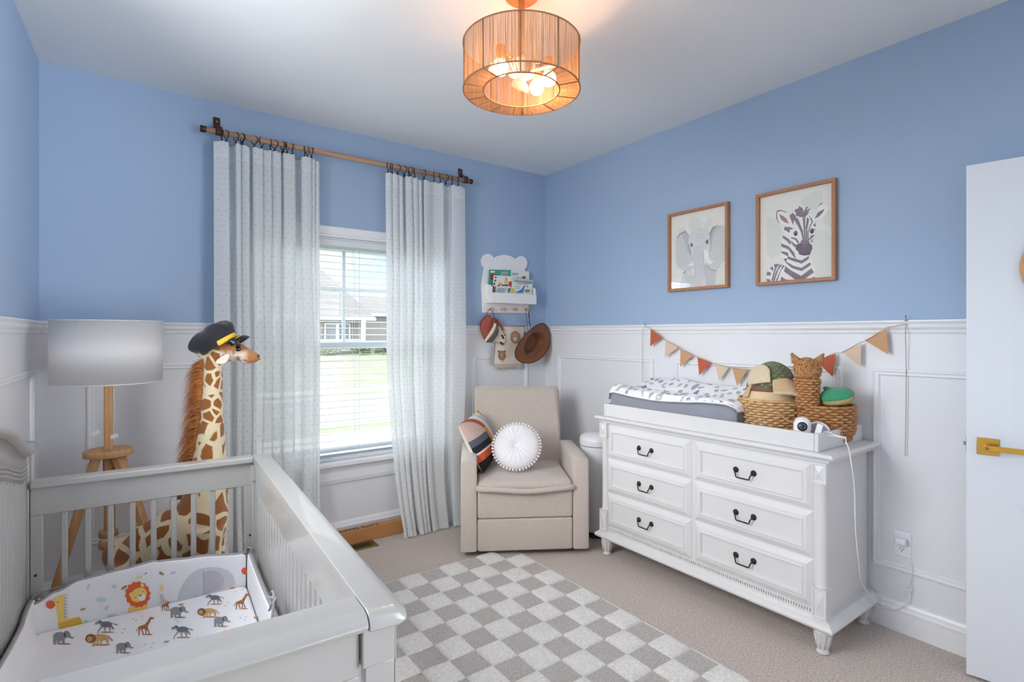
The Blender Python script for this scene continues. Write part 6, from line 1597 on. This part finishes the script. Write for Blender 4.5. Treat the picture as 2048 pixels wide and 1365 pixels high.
# books on the ledge
for nm, c in (('book_green', (72, 158, 140)), ('book_white', (228, 230, 222)), ('book_teal', (150, 196, 196)), ('book_page', (240, 236, 226)), ('bk_red', (206, 60, 50)), ('bk_brown', (150, 76, 50)), ('bk_orange', (226, 150, 84)), ('bk_blue', (70, 130, 196)), ('bk_yellow', (220, 196, 92)), ('bk_ink', (74, 80, 92)), ('bk_olive', (150, 150, 60)), ('bk_grey', (168, 186, 184)), ('bk_sky', (176, 206, 216))): mat(nm, c, .45)
BM_ = ['book_page', 'book_green', 'book_white', 'book_teal', 'bk_red', 'bk_brown', 'bk_orange', 'bk_blue', 'bk_yellow', 'bk_ink', 'bk_olive', 'bk_grey', 'bk_sky']
ZK = lambda a, c: (970 + a / 18.62, 535 + c / 18.62)
def book(label, quad, y, cover, art, th=.009):
    b = MB(); q = [ony(*ZK(*p), y) for p in quad]
    zb = lz0 + .012
    q = [q[0], q[1], Vector((q[2].x, y, zb)), Vector((q[3].x, y, zb))]
    b.prism([v + Vector((0, .0014, 0)) for v in q], (0, th - .0028, 0), 0)
    g = lambda v: v
    b.prism(q, (0, .0014, 0), cover); b.prism([v + Vector((0, th - .0014, 0)) for v in q], (0, .0014, 0), cover)
    for i, (mi, pts) in enumerate(art):
        b.poly([ony(*ZK(*p), y - .0003 - .00004 * i) for p in pts], mi)
    o = b.build('picture_book', BM_, label=label, cat='book', group='picture books on the bear shelf', weld=False)
def scrib(x0, x1, y0, h, n, mi, sl=0):
    return [(mi, [(lerp(x0, x1, k / n) , y0 + sl * k / n + (k * 37 % 11) * .8), (lerp(x0, x1, (k + .55) / n), y0 + sl * k / n), (lerp(x0, x1, (k + .45) / n) - 6, y0 + h + sl * k / n), (lerp(x0, x1, k / n) - 6, y0 + h + sl * k / n - (k * 53 % 13))]) for k in range(n)]
book('green picture book at the back left of the bear shelf', [(135, 80), (985, 105), (975, 960), (60, 960)], YB - .030, 1, [(3, [(135, 80), (155, 80), (100, 960), (62, 960)]), (2, ell(285, 165, 95, 40)), (5, ell(270, 360, 85, 120)), (5, ell(350, 280, 50, 40))] + scrib(610, 860, 165, 50, 9, 2) + scrib(570, 880, 235, 55, 10, 2))
book('white picture book at the back right of the bear shelf', [(990, 108), (1640, 150), (1660, 960), (985, 960)], YB - .041, 2, scrib(1020, 1240, 200, 90, 8, 9, 10) + [(4, ell(1450, 380, 80, 52)), (9, ell(1230, 390, 22, 16)), (10, ell(1335, 395, 18, 14))])
book('picture book with a lion and red spine in the front left of the bear shelf', [(345, 295), (1020, 335), (900, 960), (265, 960)], YB - .060, 2, [(4, [(355, 460), (425, 460), (410, 535), (345, 535)]), (9, [(370, 345), (440, 345), (430, 400), (362, 400)]), (9, [(320, 580), (390, 580), (375, 650), (305, 650)]), (5, [(295, 700), (360, 700), (330, 940), (270, 940)]), (5, [(385, 705), (415, 705), (375, 940), (330, 940)]), (8, ell(790, 540, 85, 75)), (6, ell(795, 430, 45, 55)), (6, ell(560, 630, 75, 65)), (5, ell(505, 690, 40, 28)), (4, ell(935, 620, 55, 110)), (9, [(640, 640), (880, 640), (870, 700), (620, 700)]), (11, ell(600, 850, 180, 95)), (12, ell(800, 790, 90, 55)), (9, [(870, 790), (950, 780), (900, 940), (860, 940)])])
book('picture book with a blue dinosaur in the front right of the bear shelf', [(1060, 385), (1800, 480), (1700, 960), (925, 960)], YB - .074, 2, [(12, [(1060, 390), (1790, 480), (1780, 640), (1040, 500)])] + scrib(1100, 1780, 480, 80, 17, 9, 60) + scrib(1200, 1640, 580, 50, 11, 5, 30) + [(8, ell(1030, 860, 90, 90)), (7, [(1470, 660), (1500, 690), (1450, 820), (1430, 955), (1130, 955), (1210, 890), (1330, 840), (1400, 760)]), (10, ell(1580, 880, 110, 60)), (4, ell(1575, 720, 25, 25)), (9, [(1120, 700), (1330, 700), (1330, 712), (1120, 712)]), (5, [(1110, 765), (1300, 765), (1300, 777), (1110, 777)])])
# ---------------------------------------------------------------- things hanging from the pegs
ZH = lambda a, c: (940 + a / 9.1, 610 + c / 9.1)
H_ = lambda a, c, y: ony(*ZH(a, c), y)
mat('canvas_beige', (226, 212, 198), .9, bump=(300, .5, .001)); mat('fringe', (214, 198, 182), .9); mat('lion_tan', (178, 148, 122), .9); mat('bear_brown', (150, 112, 78), .9); mat('face_white', (240, 236, 230), .9); mat('ink_face', (50, 40, 36), .9); mat('grey_cloth', (176, 176, 178), .9)
tp_ = thing('wall_hanging', 'beige fringed fabric wall hanging with lion and bear faces under the bear shelf', 'wall hanging', (2.5, YB - .03, 1.06))
YT = YB - .030
b = MB(); tl_, tr_, br_, bl_ = H_(500, 395, YT), H_(985, 400, YT), H_(935, 1075, YT), H_(440, 1085, YT)
def tapf(s, t): 
    p = tl_.lerp(tr_, s).lerp(bl_.lerp(br_, s), t); return p + Vector((0, .003 * sin(s * 9 + t * 3), 0))
b.grid(tapf, 20, 20, 0); b.grid(lambda s, t: tapf(s, t) + Vector((0, .0015, 0)), 4, 4, 0)
oval = lambda a, c, rx, ry: ell(a, c, rx, ry, 22)
for i, (mi, pts) in enumerate([(1, oval(825, 590, 90, 115)), (1, [])][:1] + [(2, oval(582, 925, 70, 88)), (2, oval(525, 850, 22, 22)), (2, oval(635, 848, 22, 22)), (1, oval(580, 930, 28, 70)), (3, oval(822, 628, 26, 32)), (4, oval(822, 632, 12, 9)), (4, oval(582, 950, 8, 8)), (4, oval(582, 975, 10, 5)), (3, oval(812, 965, 36, 45)), (3, [(790, 860), (806, 860), (810, 930), (790, 930)]), (4, oval(818, 962, 6, 8)), (4, oval(600, 1030, 28, 3))]):
    b.poly([H_(a, c, YT - .0042 - .0002 * i) for a, c in pts], mi)
for k in range(26):
    a = 2 * pi * k / 26; p1 = (825 + 60 * cos(a), 590 + 78 * sin(a)); p2 = (825 + 86 * cos(a), 590 + 110 * sin(a)); d = (5 * -sin(a), 5 * cos(a)); b.poly([H_(p1[0] - d[0], p1[1] - d[1], YT - .0046), H_(p2[0] - d[0], p2[1] - d[1], YT - .0046), H_(p2[0] + d[0], p2[1] + d[1], YT - .0046), H_(p1[0] + d[0], p1[1] + d[1], YT - .0046)], 2)
b.build('cloth', ['canvas_beige', 'lion_tan', 'bear_brown', 'face_white', 'ink_face'], tp_, weld=False)
b = MB(); b.tube([H_(485, 385, YT), H_(1000, 388, YT)], .0042, 8); b.build('dowel', 'peg_wood', tp_)
b = MB(); rnd = random.Random(8)
for k in range(44):
    s = (k + .5) / 44; p = bl_.lerp(br_, s); L = rnd.uniform(.030, .042); b.tube([p + Vector((0, 0, .004)), p + Vector((rnd.uniform(-.003, .003), -.002, -L * .5)), p + Vector((rnd.uniform(-.006, .006), 0, -L))], [.0018, .0028, .0020], 5)
b.build('fringe', 'fringe', tp_, weld=False)
b = MB(); m2 = pegx[1] + Vector((0, .022, .004)); m3 = pegx[2] + Vector((0, .022, .004))
b.tube([H_(520, 385, YT), (m2.x, YT + .005, pegx[1].z + .008), (m3.x, YT + .005, pegx[2].z + .008), H_(945, 380, YT)], .0009, 5); b.build('hanging_thread', 'fringe', tp_)
b = MB(); b.prism([H_(395, 760, YB - .0285), H_(440, 760, YB - .0285), H_(440, 1082, YB - .0285), H_(370, 1070, YB - .0285)], (0, .002, 0)); b.build('back_layer', 'grey_cloth', tp_)
# brown felt hat seen from underneath
mat('felt_brown', (120, 66, 26), .7, var=(8, .12), sheen=.3, bump=(200, .2, .001)); mat('felt_rim', (84, 40, 18), .7); mat('cord_dark', (46, 30, 28), .7)
hc_ = ony(1066, 688, YB - .115); HA = rad(33)
hx = Vector((cos(HA), 0, sin(HA))); hz_ = Vector((-sin(HA), 0, cos(HA))); hy = Vector((.10, -.98, -.12)).normalized()
hz_ = (hz_ - hy * hz_.dot(hy)).normalized(); hx = (hx - hy * hx.dot(hy)).normalized()
bh = thing('brown_felt_hat', 'brown felt wide brim hat hanging upside out from the right peg by its cord', 'hat', hc_ - Vector((0, 0, .14)))
b = MB()
def brim(a, t):
    th = 2 * pi * a; R1, R2 = .205, .138; r1, r2 = .118, .088
    x, z = lerp(r1, R1, t) * cos(th), lerp(r2, R2, t) * sin(th)
    curl = .030 * abs(sin(th)) ** 2 * t ** 1.6 - .018 * abs(cos(th)) ** 3 * t ** 1.5
    return hc_ + hx * (x + .012) + hz_ * (z - .008 * (1 - t)) + hy * (curl)
b.grid(brim, 72, 10)
def crn(a, t):
    th = 2 * pi * a; k = 1 - .16 * t; return hc_ + hx * (.118 * k * cos(th) + .012) + hz_ * (.088 * k * sin(th) - .008) - hy * (.062 * t)
b.grid(crn, 72, 8); b.grid(lambda a, t: crn(a, 1).lerp(hc_ + hx * .012 + hz_ * -.008 - hy * .056, t), 72, 5)
b.build('felt_body', 'felt_brown', bh, weld=False, solid=.003)
b = MB(); b.tube([brim(k / 72, 1.0) for k in range(72)], .0038, 6, closed=True); b.tube([brim(k / 72, .0) + hy * .001 for k in range(72)], .0016, 5, closed=True); b.build('brim_edge', 'felt_rim', bh, weld=False)
pk = pegx[3]; pb = Vector((pk.x - .010, pk.y + .018, pk.z + .010))
b = MB(); b.tube(smoothpath([H_(1055, 470, YB - .085), H_(1035, 300, YB - .06), H_(1018, 120, YB - .048), (pk.x - .002, YB - .04, pk.z + .0095), H_(1062, 135, YB - .046), H_(1075, 250, YB - .058), H_(1110, 420, YB - .08)], 6), .0019, 6)
b.tube(smoothpath([H_(1060, 130, YB - .05), H_(1080, 200, YB - .056), H_(1078, 300, YB - .062), H_(1088, 390, YB - .066)], 6), .0026, 6); b.build('cord', 'cord_dark', bh, weld=False)
# rust cloth cap with a cream band
mat('rust_cloth', (150, 76, 62), .85, bump=(40, .5, .008), var=(10, .12)); mat('cream_cloth', (230, 214, 196), .85); mat('olive_cloth', (88, 90, 78), .85); mat('dark_patch', (66, 46, 44), .85)
rcp = thing('rust_cap', 'rust red cloth cap with cream and olive brim hanging from the left peg', 'hat', H_(330, 690, YB - .06))
YC = YB - .075
prf = [(345, 185), (300, 195), (245, 240), (190, 330), (185, 420), (210, 520), (245, 600), (270, 650)]
prR = [(360, 190), (385, 250), (445, 250), (475, 330), (455, 400), (420, 480), (350, 590), (290, 665)]
b = MB()
def cap_(s, t):
    f_ = t * 7; i = min(int(f_), 6); k = f_ - i
    L = Vector((lerp(prf[i][0], prf[i + 1][0], k), lerp(prf[i][1], prf[i + 1][1], k))); R = Vector((lerp(prR[i][0], prR[i + 1][0], k), lerp(prR[i][1], prR[i + 1][1], k)))
    m = L.lerp(R, s); bul = sin(pi * s) ** .7 * .040 * sin(pi * min(1, .1 + t * .85)) ** .6
    return H_(m.x, m.y, YC + .022) + Vector((0, -bul - .004 * sin(s * 14 + t * 5), 0))
b.grid(cap_, 20, 24); b.grid(lambda s, t: cap_(s, t) * 1 + Vector((0, .006 + (cap_(s, t).y - YC - .022) * -1.3, 0)), 12, 12)
def back_(s, t): 
    p = [(470, 255), (520, 290), (575, 370), (600, 420), (560, 400), (480, 350)]; return None
b.prism([H_(a, c, YC + .015) for a, c in ((455, 240), (505, 265), (560, 340), (595, 410), (600, 470), (570, 400), (490, 360), (470, 330))], (0, .012, 0))
b.build('crown', 'rust_cloth', rcp, weld=False)
def band(name, L, R, m, y, th, bulge):
    b = MB()
    def f(s, t):
        f_ = t * (len(L) - 1); i = min(int(f_), len(L) - 2); k = f_ - i
        a = (lerp(L[i][0], L[i + 1][0], k), lerp(L[i][1], L[i + 1][1], k)); c = (lerp(R[i][0], R[i + 1][0], k), lerp(R[i][1], R[i + 1][1], k))
        return H_(lerp(a[0], c[0], s), lerp(a[1], c[1], s), y) + Vector((0, -bulge * sin(pi * s), 0))
    b.grid(f, 6, 14); return b.build(name, m, rcp, solid=th, weld=False)
band('cream_band', [(445, 335), (420, 400), (370, 480), (310, 580), (262, 655)], [(475, 345), (465, 430), (420, 520), (350, 610), (285, 680)], 'cream_cloth', YC - .010, .004, .006)
band('olive_brim', [(470, 340), (455, 430), (410, 520), (345, 610), (280, 680)], [(500, 380), (520, 470), (490, 560), (430, 640), (380, 690)], 'olive_cloth', YC - .004, .004, .010)
b = MB(); p1 = pegx[0]
b.tube(smoothpath([H_(300, 200, YC + .01), H_(325, 120, YB - .05), (p1.x, YB - .045, p1.z + .0095), H_(405, 120, YB - .05), H_(440, 220, YC + .005), H_(460, 340, YC - .008)], 6), [.0022] * 19 + [.004] * 12, 6); b.build('strap', 'olive_cloth', rcp)
dg = thing('cow_plush', 'small cream and brown patched cloth animal hanging behind the rust cap', 'cloth animal', H_(560, 700, YB - .06))
YD = YB - .0480
b = MB(); b.prism([H_(a, c, YD) for a, c in ((480, 355), (560, 380), (600, 430), (610, 520), (640, 545), (655, 600), (640, 690), (590, 700), (540, 680), (440, 690), (430, 640), (500, 520), (470, 400))], (0, .014, 0)); b.build('head', 'cream_cloth', dg, bevel=.005, seg=3)
b = MB()
for pts in ([(560, 545), (600, 545), (630, 620), (600, 625)], [(540, 690), (565, 668), (620, 715), (595, 740)], [(615, 530), (640, 535), (650, 565), (630, 560)]): b.prism([H_(a, c, YD - .002) for a, c in pts], (0, .002, 0))
b.build('patches', 'dark_patch', dg, weld=False)
b = MB()
for a, c in ((515, 545), (545, 600), (575, 612)): b.sphere(H_(a, c, YD - .001), .0022, 8, 6)
b.build('eyes', 'ink_face', dg, weld=False)
b = MB(); b.tube(smoothpath([H_(575, 395, YD + .004), H_(605, 450, YD), H_(600, 520, YD)], 5), .0014, 5); b.build('loop', 'cord_dark', dg)
# ---------------------------------------------------------------- door
DA = Vector((2.718, .655, 0)); DU = Vector((.178, -.984, 0)).normalized(); DN = Vector((-DU.y * -1, 0, 0))
DN = Vector((DU.y, -DU.x, 0))            # towards the room
if DN.x > 0: DN = -DN
DM = Matrix((( DU.x, -DN.x, 0, DA.x), (DU.y, -DN.y, 0, DA.y), (0, 0, 1, 0), (0, 0, 0, 1)))   # local x along the door, y into the wall side, z up
door = thing('door_1', None, None, DA); door['kind'] = 'structure'
WORLD_D = WORLD[door.name]
DW, DH, DT = .762, 2.032, .035
b = MB(DM); cols = ((.135, .352), (.410, .627)); rws = ((.226, .722), (.842, 1.856))
xs = [0, .135, .352, .410, .627, DW]; zs_ = [.012, .226, .722, .842, 1.856, DH + .012]
b.box(0, DW, .012, DT - .012, .012, DH + .012)
for i in (0, 2, 4): b.box(xs[i], xs[i + 1], 0, DT, zs_[0], zs_[5])
for i in (1, 3):
    for j in (0, 2, 4): b.box(xs[i], xs[i + 1], 0, DT, zs_[j], zs_[j + 1])
for x0, x1 in cols:
    for z0, z1 in rws:
        b.frame((0, 0, 0), (1, 0, 0), (0, 0, 1), (0, -1, 0), x0, x1, z0, z1, [(0, 0), (.004, -.001), (.010, -.008), (.016, -.010), (.024, -.011), (.040, -.004), (.042, -.003)])
        b.box(x0 + .041, x1 - .041, .003, .02, z0 + .041, z1 - .041)
b.build('slab', 'door_white', door, weld=False)
hz = .930; hxp = .064
b = MB(DM); b.box(hxp - .033, hxp + .033, -.007, 0, hz - .033, hz + .033); b.build('rosette', 'gold', door, bevel=.0015)
b = MB(DM); b.lathe([(.0125, .006), (.0125, .040), (.011, .045), (0, .045)], (hxp, 0, hz), (0, -1, 0), 20, caps=False); b.box(hxp - .012, hxp + .125, -.052, -.040, hz - .010, hz + .010)
lv = b.build('lever', 'gold', door, bevel=.0015, weld=False)
b = MB(DM); b.lathe([(.0, .001), (.0045, .001), (.0045, -.001)], (hxp, -.052, hz), (0, -1, 0), 16, caps=False); b.lathe([(.006, .0), (.0065, .0012), (.007, 0)], (hxp, -.052, hz), (0, -1, 0), 16, caps=False); b.build('keyhole', 'brass_vent', lv)
b = MB(DM); b.box(-.0015, 0, .006, .029, hz - .028, hz + .028); b.box(-.010, 0, .012, .023, hz - .006, hz + .008); b.build('latch', 'steel', door, weld=False)
dcx = DM.inverted() @ onplane(2039, 540, DA, DN)
SR = .15
sg = thing('door_sign', 'round light wooden sign hanging on the open white door at right edge', 'sign', DM @ Vector((dcx.x + SR, -.008, 1.62 - SR)))
b = MB(DM); b.lathe([(.0, .0015), (SR - .002, .0015), (SR, .003), (SR, .010), (SR - .002, .012), (0, .012)], (dcx.x + SR, 0, 1.622), (0, -1, 0), 56, caps=False); b.build('disc', 'oak', sg)
b = MB(DM); b.tube([(dcx.x + SR - .04, -.006, 1.622 + SR - .01), (dcx.x + SR, -.003, 1.622 + SR + .09), (dcx.x + SR + .04, -.006, 1.622 + SR - .01)], .0016, 6); b.build('hanging_cord', 'twine', sg)
# ---------------------------------------------------------------- camera and render look
cam = bpy.data.cameras.new('camera'); co_ = bpy.data.objects.new('camera', cam); COL.objects.link(co_)
cam.sensor_fit = 'HORIZONTAL'; cam.sensor_width = 36; cam.lens = 36 * F / 2048
cam.shift_x = 0; cam.shift_y = -(1365 / 2 - HZ) / 2048; cam.clip_start = .02; cam.clip_end = 300
co_.location = CAM; co_.rotation_euler = (rad(90), 0, -TH); SC.camera = co_
vs = SC.view_settings; SC.display_settings.display_device = 'sRGB'
vs.view_transform = 'Standard'; vs.look = 'None'; vs.gamma = 1; vs.use_curve_mapping = False; vs.exposure = EXPOSURE
SC.cycles.max_bounces = 10; SC.cycles.diffuse_bounces = 6; SC.cycles.transparent_max_bounces = 24; SC.cycles.transmission_bounces = 6
SC.cycles.sample_clamp_indirect = 6; SC.cycles.use_denoising = True; SC.cycles.caustics_reflective = False; SC.cycles.caustics_refractive = False
def portal(loc, rot, sx, sy):
    l = bpy.data.lights.new('portal', 'AREA'); l.shape = 'RECTANGLE'; l.size = sx; l.size_y = sy; l.cycles.is_portal = True
    o = bpy.data.objects.new('portal', l); COL.objects.link(o); o.location = loc; o.rotation_euler = rot
portal(((WX0 + WX1) / 2, YB + .155, (WZ0 + WZ1) / 2), (rad(-90), 0, 0), WX1 - WX0, WZ1 - WZ0)
portal((1.2, YF - .005, H / 2), (rad(90), 0, 0), 3.6, H)
c_ = LWM @ Vector((-.105, (LW0 + LW1) / 2, (LZ_0 + LZ_1) / 2)); portal(c_, (0, rad(-90), -LW), LZ_1 - LZ_0, LW1 - LW0)
